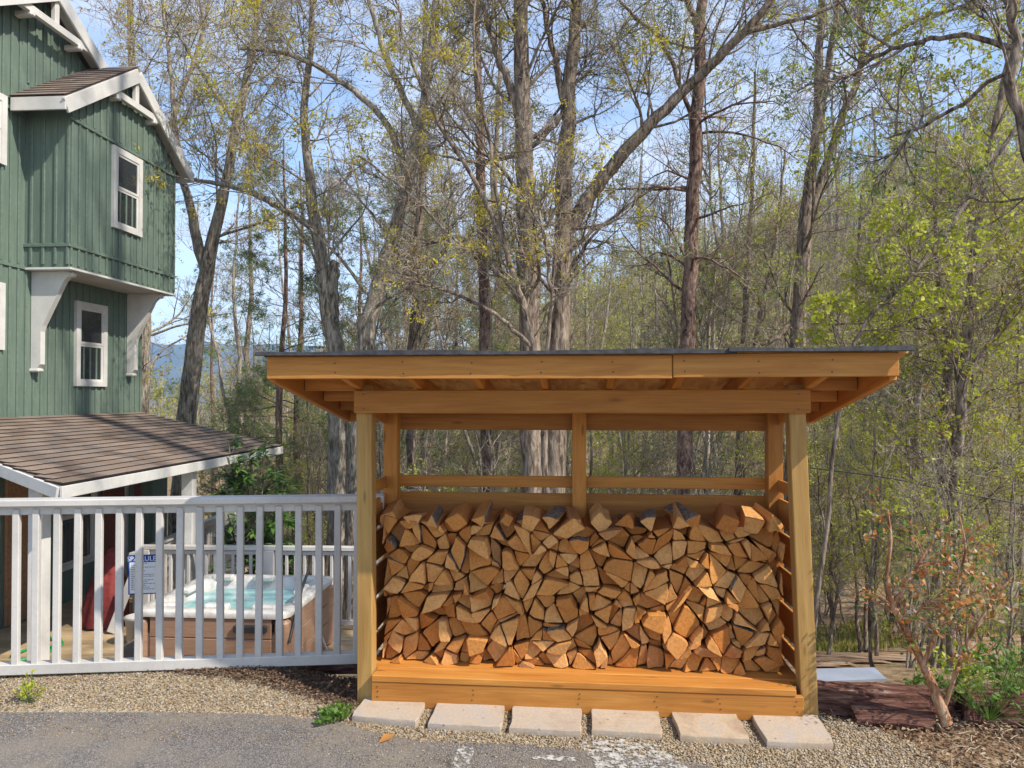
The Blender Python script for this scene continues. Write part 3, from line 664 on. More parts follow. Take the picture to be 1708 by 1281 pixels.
# gable roofs
def gable_roof(name, s_mid, z_ridge, slope, half, n_in, n_out, fas, shingled):
    roof = None
    for sg_ in (-1, 1):
        up = (ZX + HS * sg_ * slope).normalized(); a = hw(s_mid, (n_in + n_out) / 2, z_ridge); b = hw(s_mid + sg_ * half, (n_in + n_out) / 2, z_ridge - slope * half)
        r = board(name, a, b, n_out - n_in, .05, up, M['shingle'], house, 0)
        if roof is None: roof = r
        # rake board on the gable front
        board('rake_board', hw(s_mid + sg_ * .0, n_out + .016, z_ridge - .10), hw(s_mid + sg_ * half, n_out + .016, z_ridge - slope * half - .10), .19, .034, HN, wt, r)
        board('soffit', hw(s_mid + sg_ * .1, n_out - .10, z_ridge - .075 - slope * .1), hw(s_mid + sg_ * half, n_out - .10, z_ridge - .075 - slope * half), .18, .02, up, wt, r)
        board('eave_fascia', hw(s_mid + sg_ * (half + .012), n_in + .02, z_ridge - slope * half - .075), hw(s_mid + sg_ * (half + .012), n_out + .03, z_ridge - slope * half - .075), .17, .03, HS * sg_, wt, r)
        if shingled and sg_ == 1:
            nr = int(half * math.hypot(1, slope) / .15) + 1; le = half * math.hypot(1, slope); dn = (b - a).normalized()
            for r_i in range(nr):
                d0 = le - .15 * r_i - .095; x0 = n_in - .1 * (r_i % 3)
                if d0 < .03: continue
                while x0 < n_out:
                    x1 = min(x0 + .32, n_out + .02); 
                    if x1 - max(x0, n_in) > .05:
                        p = hw(s_mid, 0, z_ridge) + dn * d0 + up * .038
                        board('shingle', p + HN * (max(x0, n_in) + .003), p + HN * (x1 - .003), .195, .014, up - dn * .07, M['shingle'], r, .002)
                    x0 += .32
    # collar and king post of the open gable
    zc = z_ridge - .56; hc = .50 / slope
    board('collar_beam', hw(s_mid - hc, n_out - .03, zc), hw(s_mid + hc, n_out - .03, zc), .10, .07, HN, wt, roof)
    board('king_post', hw(s_mid, n_out - .03, zc), hw(s_mid, n_out - .03, z_ridge - .12), .09, .06, HN, wt, roof)
    for q in (-.3, .3): board('bracket', hw(s_mid + 1.6 * q, n_out - .22, zc - .07), hw(s_mid + 1.6 * q, n_out + .02, zc - .06), .09, .08, ZX, wt, roof, .015)
    return roof
gable_roof('main_roof', SR, ZR + .10, RS, 2.9, -5, .34, .19, False)
gable_roof('bay_roof', SB, ZB + .14, BS, 1.64, .11, BN + .13, .17, True)
# brackets under the bay
for s in (2.62, .42):
    pts = [(.10, 3.40), (.62, 3.40), (.62, 3.34), (.55, 3.27), (.26, 2.68), (.235, 2.60), (.235, 2.16), (.18, 2.10), (.10, 2.10)]
    k = len(pts); v = [hw(s - .045, n, z) for n, z in pts] + [hw(s + .045, n, z) for n, z in pts]; f = [tuple(range(k))[::-1], tuple(range(k, 2 * k))] + [(i, (i + 1) % k, (i + 1) % k + k, i + k) for i in range(k)]
    bk = link('bracket', pymesh('bracket', v, f), house, None, wt)
    board('bracket_knob', hw(s, .56, 3.36), hw(s, .68, 3.36), .10, .07, ZX, wt, bk, .02); board('bracket_foot', hw(s, .04, 2.08), hw(s, .22, 2.08), .11, .05, ZX, wt, bk, .015)
def window(s0, s1, z0, z1, n, parent, cas=.09, mid=True, frame_mat=None):
    fm_ = frame_mat or wt; v = []; f = []
    def bx(sa, sb, za, zb, na, nb):
        b0 = len(v); v.extend([hw(s, q, z) for s in (sa, sb) for q in (na, nb) for z in (za, zb)])
        f.extend([(b0, b0 + 1, b0 + 3, b0 + 2), (b0 + 4, b0 + 6, b0 + 7, b0 + 5), (b0, b0 + 4, b0 + 5, b0 + 1), (b0 + 2, b0 + 3, b0 + 7, b0 + 6), (b0, b0 + 2, b0 + 6, b0 + 4), (b0 + 1, b0 + 5, b0 + 7, b0 + 3)])
    bx(s0, s0 + cas, z0, z1, n - .02, n + .045); bx(s1 - cas, s1, z0, z1, n - .02, n + .045); bx(s0 + cas, s1 - cas, z1 - cas, z1, n - .02, n + .043); bx(s0 + cas, s1 - cas, z0, z0 + cas * .8, n - .02, n + .05)
    wn = link('window', pymesh('window', v, f), parent, None, fm_)
    zm = (z0 + z1) / 2
    for (a, b, nn) in ((z0 + cas * .8, zm, n + .012), (zm, z1 - cas, n + .020)):
        v = []; f = []; t_ = .035
        bx(s0 + cas, s0 + cas + t_, a, b, n, nn + .012); bx(s1 - cas - t_, s1 - cas, a, b, n, nn + .012); bx(s0 + cas + t_, s1 - cas - t_, b - t_, b, n, nn + .0115); bx(s0 + cas + t_, s1 - cas - t_, a, a + t_, n, nn + .0115)
        link('sash', pymesh('sash', v, f), wn, None, wt)
        v = []; f = []; bx(s0 + cas + t_, s1 - cas - t_, a + t_, b - t_, n - .002, nn + .002); link('pane', pymesh('pane', v, f), wn, None, M['glass'])
    return wn
window(1.15, 1.885, 4.17, 5.36, BN, house); window(1.03, 1.77, 1.88, 3.13, .09, house)
window(3.17, 3.95, 4.67, 5.56, .09, house); window(3.17, 3.95, 2.32, 3.17, .09, house)
window(1.25, 2.15, -.75, .75, .09, house); 
def slab_on_wall(name, s0, s1, z0, z1, n, mat, th=.04): 
    return board(name, hw((s0 + s1) / 2, n, z0), hw((s0 + s1) / 2, n, z1), s1 - s0, th, HN, mat, house)
d1 = slab_on_wall('door', 2.35, 3.1, -1.2, .85, .115, M['door']); board('handle', hw(2.45, .13, -.25), hw(2.45, .19, -.25), .03, .03, ZX, M['dark'], d1)
d2 = slab_on_wall('door', .55, 1.1, -1.2, .8, .115, M['redtrim']); board('door_casing', hw(.5, .12, -1.2), hw(.5, .12, .9), .08, .06, HN, wt, d2)
# porch roof
EN, EF, ZE = Vector((-4.22, 7.0, .0)), Vector((-3.84, 12.5, 0)), .895
WN, WF, ZW = Vector((-6.72, 8.1, 0)), hw(.05, 0, 0), 1.475
pv = [EN + ZX * ZE, EF + ZX * ZE, WF + ZX * ZW, WN + ZX * ZW]; pn = (pv[1] - pv[0]).cross(pv[3] - pv[0]).normalized()
if pn.z < 0: pn = -pn
v = pv + [p - pn * .06 for p in pv]; f = [(0, 1, 2, 3), (7, 6, 5, 4), (0, 4, 5, 1), (1, 5, 6, 2), (2, 6, 7, 3), (3, 7, 4, 0)]
porch = link('porch_roof', pymesh('porch_roof', v, f), house, None, M['shingle'])
ed_ = (pv[1] - pv[0]).normalized(); out = Vector((ed_.y, -ed_.x, 0))
board('eave_fascia', pv[0] + out * .016 - ZX * .06, pv[1] + out * .016 - ZX * .06, .115, .03, out, wt, porch)
rk = (pv[3] - pv[0]).normalized(); ro = Vector((-rk.y, rk.x, 0)); ro = ro if ro.y < 0 else -ro
board('rake_board', pv[0] + ro * .016 - ZX * .06, pv[3] + ro * .016 - ZX * .06, .115, .03, ro, wt, porch)
rk2 = (pv[2] - pv[1]).normalized(); board('rake_board', pv[1] + Vector((0, .016, -.06)), pv[2] + Vector((0, .016, -.06)), .115, .03, Vector((0, 1, 0)), wt, porch)
upv = pn.cross(ed_); upv = upv if upv.z > 0 else -upv
sl_len = (pv[2] - pv[1]).dot(upv)
nr = int(sl_len / .148) + 1
for r_i in range(nr):
    q = .148 * r_i + .085
    if q > sl_len - .02: continue
    # near end follows the angled rake
    t_ = q / max(1e-6, (pv[3] - pv[0]).dot(upv)); x0 = (pv[0] + (pv[3] - pv[0]) * t_ - pv[0]).dot(ed_); x1 = (pv[1] - pv[0]).dot(ed_) + ((pv[2] - pv[1]) * (q / sl_len)).dot(ed_)
    xx = x0 - .34 * (.5 * (r_i % 2) + .12 * math.sin(r_i * 2.3))
    while xx < x1:
        a, b = max(xx, x0), min(xx + .34, x1)
        if b - a > .05:
            p = pv[0] + upv * q + pn * .016; board('shingle', p + ed_ * (a + .004), p + ed_ * (b - .004), .19, .020, pn + upv * .085, M['shingle'], porch, .002)
        xx += .34
DZ = -1.22
for (p, x) in ((7.35, -4.62), (9.72, -4.18), (11.9, -4.46)):
    zt = ZE + (-3.95 - x) * .23 - .08
    po_ = board('porch_post', (x, p, DZ), (x, p, zt), .14, .14, Vector((0, -1, 0)), wt, house)
    board('post_base', (x, p, DZ + .001), (x, p, DZ + .22), .18, .18, Vector((0, -1, 0)), wt, po_)
board('porch_beam', (-4.55, 7.2, ZE - .02), (-4.25, 12.3, ZE - .02), .16, .06, Vector((1, 0, 0)), wt, house)

# ------------------------------------------------------------------ patio deck
pd = link('patio_deck', boxmesh('patio_deck', 6.9, 4.75, .10, 0, M['greydeck']), None, Matrix.Translation((-4.95, 7.25, DZ - .10))); tag(pd, kind='structure')
for k in range(33):
    y = 5.0 + k * .145
    if y < 9.65: board('deck_board', (-8.4, y, DZ - .02), (-1.5, y, DZ - .02), .139, .035, ZX, M['deck'], pd)
tag(pd, kind='structure')
pd2 = link('porch_floor', boxmesh('porch_floor', 2.6, 3.6, .14, 0, M['deck']), None, Matrix.Translation((-5.45, 11.46, DZ - .075))); tag(pd2, kind='structure')
stp = tag(link('deck_step', boxmesh('deck_step', .62, 1.0, .16, .01, M['greydeck']), None, Matrix.Translation((-4.05, 8.9, DZ + .082))), 'low weathered grey wooden step beside the hot tub', 'step')

# hot tub
SA = R(-4); tub_c = Vector((-2.98, 8.32, DZ)); TM = Matrix.Translation(tub_c) @ Matrix.Rotation(SA, 4, 'Z')
tub = tag(link('hot_tub', None, None, TM), 'open hot tub with brown panelled sides and a pale marbled rim full of water', 'hot tub')
TW, TD, TH = 1.60, 1.55, .80
def tb(name, c, dx, dy, dz, mat, par=None, b=.01): return link(name, boxmesh(name, dx, dy, dz, b, mat), par or tub, TM @ Matrix.Translation(c))
cab = tb('cabinet', (0, 0, .29), TW - .06, TD - .06, .58, M['panel'], None, .03)
for side in (-1, 1):
    for r_i in range(3):
        z = .10 + r_i * .215 + .1
        link('panel', boxmesh('panel', TW - .34, .02, .205, .006, M['panel']), tub, TM @ Matrix.Translation((0, side * (TD / 2 - .027), z)))
        link('panel', boxmesh('panel', .02, TD - .34, .205, .006, M['panel']), tub, TM @ Matrix.Translation((side * (TW / 2 - .027), 0, z)))
    for s2 in (-1, 1): tb('corner_post', (side * (TW / 2 - .07), s2 * (TD / 2 - .07), (TH - .09) / 2), .14, .14, TH - .09, M['panel'], None, .03)
# shell: rim ring + bowl + water
def rrect(wx, wy, r, n=6):
    o_ = []
    for cx, cy, a0 in ((wx / 2 - r, wy / 2 - r, 0), (-wx / 2 + r, wy / 2 - r, 90), (-wx / 2 + r, -wy / 2 + r, 180), (wx / 2 - r, -wy / 2 + r, 270)):
        for k in range(n + 1): a = R(a0 + 90 * k / n); o_.append((cx + r * math.cos(a), cy + r * math.sin(a)))
    return o_
prof = [(TW, TD, .12, TH - .07), (TW + .02, TD + .02, .13, TH - .02), (TW - .02, TD - .02, .12, TH), (TW - .26, TD - .26, .22, TH - .005), (TW - .32, TD - .32, .24, TH - .05), (TW - .40, TD - .40, .26, TH - .30), (TW - .8, TD - .8, .2, TH - .34), (TW - .9, TD - .9, .2, TH - .7)]
vv = []; ff = []
for a, b, r, z in prof: vv += [(x, y, z) for x, y in rrect(a, b, r)]
n = len(rrect(1, 1, .1))
for k in range(len(prof) - 1):
    for i in range(n): j = (i + 1) % n; ff.append((k * n + i, k * n + j, (k + 1) * n + j, (k + 1) * n + i))
ff.append(tuple(range((len(prof) - 1) * n, len(prof) * n)))
link('shell', pymesh('shell', vv, ff, True), tub, TM, M['shell'])
vv = [(x, y, TH - .13) for x, y in rrect(TW - .345, TD - .345, .24)]; link('water', pymesh('water', vv, [tuple(range(len(vv)))]), tub, TM, M['water'])
for x in (-.5, 0, .5):
    for y_ in (-1, 1): tb('headrest', (x, y_ * (TD / 2 - .17), TH - .005), .26, .10, .07, M['shell'], None, .03)
for x in (-1, 1): tb('headrest', (x * (TW / 2 - .17), .1, TH - .005), .10, .30, .07, M['shell'], None, .03)
tb('control_pad', (.42, -TD / 2 + .0, TH - .17), .34, .05, .07, M['dark']); 
def lift(x, y):
    return tubemesh('cover_lifter', [TM @ Vector(p) for p in ((x, y - .2, .5), (x + .02, y + .1, .95), (x, y + .45, 1.15))], .016, 8, M['dark'])
link('cover_lifter', lift(TW / 2 + .01, -.55), tub)
link('cover_strap', tubemesh('cover_strap', [TM @ Vector(p) for p in ((TW / 2 + .01, .45, .02), (TW / 2 + .015, .30, .18), (TW / 2 + .02, .15, .36), (TW / 2 + .02, .12, .42), (TW / 2 + .02, .18, .42), (TW / 2 + .015, .22, .30))], .012, 6, M['signwhite']), tub)

# railings round the patio
def railing(name, label, a, b, top, parent_posts, spacing=.115):
    a, b = Vector(a), Vector(b); d = (b - a).normalized(); nn = Vector((d.y, -d.x, 0)); L = (b - a).length
    r = thing(name, label, 'railing', (a + b) / 2)
    board('cap_rail', a + ZX * top, b + ZX * top, .10, .05, ZX, fw, r); board('upper_rail', a + ZX * (top - .06), b + ZX * (top - .06), .05, .035, nn, fw, r); board('bottom_rail', a + ZX * .10, b + ZX * .10, .06, .04, nn, fw, r)
    for k in range(int(L / spacing)): p = a + d * (spacing * (k + .5)); board('baluster', p + ZX * .13, p + ZX * (top - .04), .036, .036, nn, fw, r)
    for s in parent_posts: p = a + d * (L * s); board('post', p, p + ZX * (top - .028), .16, .12, nn, fw, r)
    return r
railing('patio_railing', 'white railing behind the hot tub at the far side of the patio', (-4.75, 9.60, DZ), (-1.55, 9.48, DZ), 1.03, (.02, .52))
railing('porch_railing', 'white railing running back along the porch beyond the hot tub', (-4.92, 9.75, DZ), (-5.02, 13.6, DZ), .90, (.985,))

# red folded cover, leaning board, bin, hose
def blanket(name, ctr, wx, dy, h, mat, label, cat, seed):
    g = np.random.default_rng(seed); n, m = 22, 12; vv = []; ff = []
    for j in range(m):
        f_ = j / (m - 1); s_ = (1 - .78 * f_ ** 1.4)
        for i in range(n):
            a = 6.283 * i / n; rp_ = 1 + .10 * math.sin(a * 7 + j * .25) + .05 * math.sin(a * 11 + 2)
            vv.append((ctr[0] + wx * .5 * s_ * rp_ * math.cos(a) + .12 * f_, ctr[1] + dy * .5 * s_ * rp_ * math.sin(a), ctr[2] + h * f_ + .02 * math.sin(a * 3)))
    for j in range(m - 1):
        for i in range(n): k = (i + 1) % n; ff.append((j * n + i, j * n + k, (j + 1) * n + k, (j + 1) * n + i))
    ff.append(tuple(range((m - 1) * n, m * n)))
    return tag(link(name, pymesh(name, vv, ff, True), None, None, mat), label, cat)
blanket('parasol_cover', (-5.28, 9.72, DZ + .01), .62, .5, .98, M['red'], 'dark red folded canvas parasol standing on the porch', 'parasol', 3)
lb = at(177, 1020, 9.3); tag(board('leaning_board', (-4.98, 9.35, DZ + .02), (-4.74, 9.42, DZ + .72), .10, .03, Vector((0, -1, 0)), wt, None), 'white board leaning against the red folded parasol', 'board')
def lathe(name, prof_, ctr, mat, k=16):
    vv = []; ff = []
    for r, z in prof_: vv += [(r * math.cos(6.283 * i / k), r * math.sin(6.283 * i / k), z) for i in range(k)]
    for j in range(len(prof_) - 1):
        for i in range(k): q = (i + 1) % k; ff.append((j * k + i, j * k + q, (j + 1) * k + q, (j + 1) * k + i))
    ff.append(tuple(range(k))[::-1]); ff.append(tuple(range((len(prof_) - 1) * k, len(prof_) * k))); return link(name, pymesh(name, vv, ff, True), None, Matrix.Translation(ctr), mat)
tag(lathe('bucket', [(.12, 0), (.15, .30), (.165, .31), (.165, .33), (.14, .33), (.13, .05), (.0001, .05)], (-4.46, 9.0, DZ), M['fencewhite']), 'white plastic bucket standing between the step and the hot tub', 'bucket')
hp = [atz(x, y, DZ + .02) for x, y in [(18, 1095), (45, 1083), (72, 1078), (95, 1079), (104, 1074), (98, 1062), (90, 1045), (85, 1030), (80, 1040), (82, 1062), (95, 1070), (75, 1092), (40, 1100), (10, 1108)]]
tag(link('garden_hose', tubemesh('garden_hose', catmull(hp, 60), .016, 8, M['hose'])), 'bright green garden hose trailing over the tan deck', 'hose')

# ------------------------------------------------------------------ right side: timbers, panels, boulder, cable
def rough(name, p0, p1, wid, thk, n, mat, label, cat, seed, amp=.008):
    p0, p1, n = Vector(p0), Vector(p1), Vector(n); L = (p1 - p0).length; g_ = np.random.default_rng(seed); K = max(6, int(L / .06)); vv = []; ff = []
    prof_ = [(-.5, -.38), (-.38, -.5), (.0, -.52), (.38, -.5), (.5, -.38), (.5, .0), (.5, .38), (.38, .5), (0, .5), (-.38, .5), (-.5, .38), (-.5, 0)]; m_ = len(prof_); off = g_.normal(0, amp * .7, (m_, 2))
    for k_ in range(K + 1):
        x_ = -L / 2 + L * k_ / K; j = g_.normal(0, amp * .5, (m_, 3))
        if k_ in (0, K): j[:, 0] *= 4
        for q_, (a_, b_) in enumerate(prof_): vv.append((x_ + j[q_, 0], a_ * wid + off[q_, 0] + j[q_, 1], b_ * thk + off[q_, 1] + j[q_, 2]))
        if k_:
            for q_ in range(m_): r2 = (q_ + 1) % m_; ff.append(((k_ - 1) * m_ + q_, (k_ - 1) * m_ + r2, k_ * m_ + r2, k_ * m_ + q_))
    ff.append(tuple(range(m_))[::-1]); ff.append(tuple(range(K * m_, (K + 1) * m_)))
    return tag(link(name, pymesh(name, vv, ff), None, frame(p0, p1, n), mat), label, cat)
rough('landscape_timber', (1.66, 4.22, .055), (2.40, 4.14, .045), .15, .14, Vector((0, -1, 0)), M['timber'], 'split reddish landscape timber right of the shed post', 'timber', 55)
rough('landscape_timber', (2.43, 4.10, .05), (3.9, 3.92, .05), .16, .15, Vector((0, -1, 0)), M['timber'], 'dark landscape timber behind the withered shrub', 'timber', 49)
rough('wood_slab', (1.86, 4.10, .02), (2.22, 4.03, .03), .20, .06, (0, -.2, 1), M['timber'], 'brown slab of wood lying at the foot of the split timber', 'slab', 9)
pn_ = [atz(1330, 1116, -.06), atz(1458, 1113, -.06), atz(1479, 1132, -.06), atz(1330, 1138, -.06)]
vv = [p for p in pn_] + [p - ZX * .05 for p in pn_]; tag(link('metal_panel', pymesh('metal_panel', vv, [(3, 2, 1, 0), (4, 5, 6, 7), (0, 1, 5, 4), (1, 2, 6, 5), (2, 3, 7, 6), (3, 0, 4, 7)]), None, None, M['metal']), 'pale blue grey metal trough lid lying behind the split timber', 'panel')
vv = [p - ZX * .05 for p in pn_]; vv = [Vector((p.x, p.y + (.03 if i > 1 else -.03), p.z - .002)) for i, p in enumerate(vv)]; vv += [p - ZX * .1 for p in vv]
tag(link('trough_base', pymesh('trough_base', vv, [(3, 2, 1, 0), (4, 5, 6, 7), (0, 1, 5, 4), (1, 2, 6, 5), (2, 3, 7, 6), (3, 0, 4, 7)]), None, None, M['rock']), 'grey concrete base under the pale metal trough lid', 'base')
tag(link('black_cord', tubemesh('black_cord', catmull([atz(x, y, -.10) + Vector((0, -.02, .02)) for x, y in [(1402, 1139), (1412, 1145), (1425, 1147), (1434, 1143), (1436, 1139), (1448, 1141), (1462, 1146), (1470, 1141)]], 30), .006, 6, M['dark'])), 'black cord looping below the pale metal trough lid', 'cord')
pn_ = [atz(1622, 1136, -.10), atz(1655, 1136, -.10), atz(1674, 1149, -.10), atz(1630, 1149, -.10)]
vv = [p for p in pn_] + [p - ZX * .06 for p in pn_]; tag(link('metal_panel', pymesh('metal_panel', vv, [(3, 2, 1, 0), (4, 5, 6, 7), (0, 1, 5, 4), (1, 2, 6, 5), (2, 3, 7, 6), (3, 0, 4, 7)]), None, None, M['metal']), 'small pale metal cover in front of the boulder beyond the dark timber', 'panel')
import bmesh
bm = bmesh.new(); bmesh.ops.create_icosphere(bm, subdivisions=3, radius=.065); rr_ = random.Random(4)
for q in bm.verts: q.co *= 1 + .12 * math.sin(q.co.x * 21 + 1) * math.sin(q.co.y * 17) + .08 * math.sin(q.co.z * 25); q.co.z *= .8
me = bpy.data.meshes.new('boulder'); bm.to_mesh(me); bm.free(); bp = atz(1633, 1134, -.13)
tag(link('boulder', me, None, Matrix.Translation((bp.x + .05, bp.y + .12, HH(bp.x, bp.y) + .04)), M['rock']), 'grey rounded boulder behind the small pale metal cover', 'boulder')
def dirt_h(x, y): return H(x, y) + .05
tr_ = [(4.2, 11.5), (8, 13.2), (14, 14.6), (24, 15.4), (24, 17.6), (14, 16.6), (8, 15.4), (3.2, 13.4)]
X = np.arange(2, 24, .35); Y = np.arange(10.5, 18, .3); gx, gy = np.meshgrid(X, Y); i = np.arange(gx.size).reshape(gx.shape)
v = np.stack([gx, gy, H(gx, gy) + .03], -1).reshape(-1, 3); f = np.stack([i[:-1, :-1], i[:-1, 1:], i[1:, 1:], i[1:, :-1]], -1).reshape(-1, 4); c = v[f].mean(1)
tag(link('dirt_track', npmesh('dirt_track', v, f[inpoly(c[:, 0], c[:, 1], tr_)], True), None, None, M['dirt']), kind='structure')
tag(link('utility_cable', tubemesh('utility_cable', catmull([at(1350, 780, 9.2), at(1480, 797, 9), at(1600, 822, 8.8), at(1760, 850, 8.6), at(1980, 880, 8.3)], 30), .009, 6, M['dark'])), 'thin dark utility cable strung through the trees right of the shed', 'cable')
# ------------------------------------------------------------------ trees
def resample_rows(P, t):
    "P (M,n,3), t (M,c) in 0..1 -> points and tangents (M,c,3)"
    n = P.shape[1]; x = t * (n - 1); i = np.clip(x.astype(int), 0, n - 2); f = (x - i)[..., None]
    r = np.arange(len(P))[:, None]; a, b = P[r, i], P[r, i + 1]; tg = b - a
    return a + (b - a) * f, tg / (np.linalg.norm(tg, axis=2, keepdims=True) + 1e-9)
def grow(g, P, Rr, c, t0, t1, ang, length, n, rr, up, wig, rmin, taper=.25, tl=.5):
    "c children on every row of P; returns child rows and radii"
    Mn = len(P); t = g.uniform(t0, t1, (Mn, c)); S_, T = resample_rows(P, t)
    k = Rr.shape[1]; x = t * (k - 1); i = np.clip(x.astype(int), 0, k - 2); f = x - i; r = np.arange(Mn)[:, None]
    R0 = (Rr[r, i] * (1 - f) + Rr[r, i + 1] * f) * rr
    S_, T, R0, t = S_.reshape(-1, 3), T.reshape(-1, 3), np.maximum(R0.reshape(-1), rmin), t.reshape(-1)
    m = len(S_); q = g.normal(0, 1, (m, 3)); q -= T * (q * T).sum(1, keepdims=True); q = unit(q)
    a = np.radians(g.uniform(ang[0], ang[1], m))[:, None]; D = T * np.cos(a) + q * np.sin(a)
    L = length * g.uniform(.5, 1.25, m) * (1 - tl * (t - t0) / max(1e-6, t1 - t0))
    pts = [S_]; cur = S_
    for s in range(n - 1):
        D = unit(D + g.normal(0, wig, (m, 3)) + np.array([0, 0, up])); cur = cur + D * (L / (n - 1))[:, None]; pts.append(cur)
    Pn = np.stack(pts, 1); Rn = R0[:, None] * np.linspace(1, taper, n)[None, :]
    return Pn, np.maximum(Rn, rmin * .5)
def build(parts):
    V = []; F = []; o = 0
    for P, Rr, k in parts:
        if len(P) == 0: continue
        v, f = tubes(P, Rr, k); V.append(v); F.append(f + o); o += len(v)
    return np.concatenate(V), np.concatenate(F)
def leaves_at(g, P, frac, per, size, spread, droop=0.0, aspect=.5, clump=None):
    "leaf rhombs round the outer half of the twigs in P"
    if clump is None: sel = g.random(len(P)) < frac
    else: sel = clump
    Q = P[sel]
    if len(Q) == 0: return None
    t = g.uniform(.35, 1, (len(Q), per)); C, T = resample_rows(Q, t); C = C.reshape(-1, 3); T = T.reshape(-1, 3); m = len(C)
    C = C + g.normal(0, spread, (m, 3)); D = unit(T * .5 + g.normal(0, .8, (m, 3)) + np.array([0, 0, -droop])); N = unit(g.normal(0, 1, (m, 3)) + np.array([0, 0, .5]))
    s = size * g.uniform(.55, 1.25, m); return leafquads(C, D, N, s, s * aspect)
def mesh_mat(name, VF, mat, smooth=True):
    m = npmesh(name, VF[0], VF[1], smooth); m.materials.append(mat); return m
def shift(VF, o): return VF[0] - o, VF[1]
class Spec: pass
def crown(g, strands, n1=14, len1=2.2, up1=.05, ang1=(40, 75), t0=.3, c2=7, c3=6, c4=3, len2=1.1, len3=.5, len4=.22, wig=.16):
    "strands: list of (P (n,3), R (n)) -> branch rows of the four finer levels"
    L1P, L1R = [], []
    for P, Rr, nn in strands:
        a, b = grow(g, P[None], Rr[None], nn, t0 if isinstance(t0, float) else t0, .98, ang1, len1, 10, .24, up1, wig * .9, .012); L1P.append(a); L1R.append(b)
    P1, R1 = np.concatenate(L1P), np.concatenate(L1R)
    P2, R2 = grow(g, P1, R1, c2, .2, 1, (25, 65), len2, 7, .55, .03, wig, .007)
    P3, R3 = grow(g, P2, R2, c3, .2, 1, (25, 60), len3, 4, .6, .03, wig, .0042)
    P4, R4 = grow(g, P3, R3, c4, .25, 1, (25, 60), len4, 2, .7, .02, wig, .0026)
    return (P1, R1), (P2, R2), (P3, R3), (P4, R4)
def leafset(g, lv, leaf):
    "leaf = list of (material, clumped fraction of boughs, leaves per twig, size, spread, droop, aspect)"
    out = []
    P2n = len(lv[1][0]); P3n = len(lv[2][0]); P4n = len(lv[3][0])
    for mat, frac, per, size, spread, droop, asp in leaf:
        bough = g.random(P2n) < frac; b4 = np.repeat(bough, P4n // P2n); b4 &= g.random(P4n) < .75
        q = leaves_at(g, lv[3][0], 1, per, size, spread, droop, asp, b4)
        if q is not None: out.append((mat, q))
    return out
LEAFNAME = {'l_yellow': 'catkins', 'l_rust': 'buds', 'l_lime': 'leaves', 'l_green': 'leaves', 'l_olive': 'leaves', 'l_pine': 'needles'}
def px_strand(pts, d):
    "(px, py, width px[, distance]) list -> smooth row of points and radii"
    W = [list(at(p[0], p[1], p[3] if len(p) > 3 else d)) + [.86 * p[2] / 2 * (p[3] if len(p) > 3 else d) / FPX] for p in pts]; n = max(8, len(W) * 5)
    C = catmull(W, n); return C[:, :3], np.maximum(C[:, 3], .004)
def big_tree(name, label, d, strands, bark, seed, leaf, n1=(14,), zlow=None, group=None, **kw):
    g = np.random.default_rng(seed); rows = []
    for i, s in enumerate(strands):
        P, Rr = px_strand(s, d)
        if i == 0:
            b = P[0].copy(); z0 = HH(b[0], b[1]) - .15
            if b[2] > z0:
                dirn = P[1] - P[0]; ext = np.linspace(0, 1, 7)[:-1]; lean = np.array([dirn[0], dirn[1]]) / max(.05, dirn[2]) * (b[2] - z0) * .4
                Bx = np.stack([b[0] - lean[0] * (1 - ext), b[1] - lean[1] * (1 - ext), z0 + (b[2] - z0) * ext], 1); fl = 1 + .55 * np.exp(-ext * 6) + .1 * (1 - ext); P = np.concatenate([Bx, P]); Rr = np.concatenate([Rr[0] * fl, Rr])
        # gentle irregularity
        P = P + g.normal(0, .012, P.shape) * np.array([1, 1, .3]); rows.append((P, Rr))
    base = Vector((rows[0][0][0][0], rows[0][0][0][1], HH(rows[0][0][0][0], rows[0][0][0][1])))
    tr = thing(name, label, 'tree', base, group); bo = np.array(base)
    tv = build([(P[None], Rr[None], 12) for P, Rr in rows]); link('trunk', mesh_mat('trunk', tv, bark), tr)
    nn = list(n1) + [n1[-1]] * len(rows); src = [(P, Rr, nn[i]) for i, (P, Rr) in enumerate(rows) if nn[i] > 0]
    lv = crown(g, src, **kw)
    tag(link('limbs', mesh_mat('limbs', build([(*lv[0], 6), (*lv[1], 4)]), bark), tr), kind='stuff')
    tag(link('twigs', mesh_mat('twigs', build([(*lv[2], 3), (*lv[3], 3)]), M['twig'], False), tr), kind='stuff')
    for mat, q in leafset(g, lv, leaf): tag(link(LEAFNAME[mat], mesh_mat('leaves', q, M[mat], False), tr), kind='stuff')
    return tr
G_, B_, Pn = M['barkgrey'], M['barkbrown'], M['barkpine']
YE = ('l_yellow', .14, 6, .070, .04, .5, .35); RU = ('l_rust', .35, 2, .055, .02, .1, .5); LI = ('l_lime', .4, 4, .07, .04, .2, .6); OL = ('l_olive', .4, 2, .045, .03, .1, .55); GR = ('l_green', .2, 2, .055, .03, .2, .55)
PINE = ('l_pine', .6, 7, .13, .035, .0, .10)
big_tree('oak_tree', 'pale forked tree with a leaning trunk beside the house and porch roof', 14.5,
    [[(306, 740, 38), (322, 600, 34), (343, 455, 28), (372, 330, 20), (395, 205, 17), (425, 60, 12), (440, -120, 8)], [(343, 455, 24), (318, 350, 17), (295, 240, 12), (285, 120, 8), (270, 0, 5)], [(395, 205, 10), (350, 140, 8), (300, 60, 6), (260, -20, 4)]], G_, 21, [RU, YE], (20, 14, 10), len1=2.6, t0=.45)
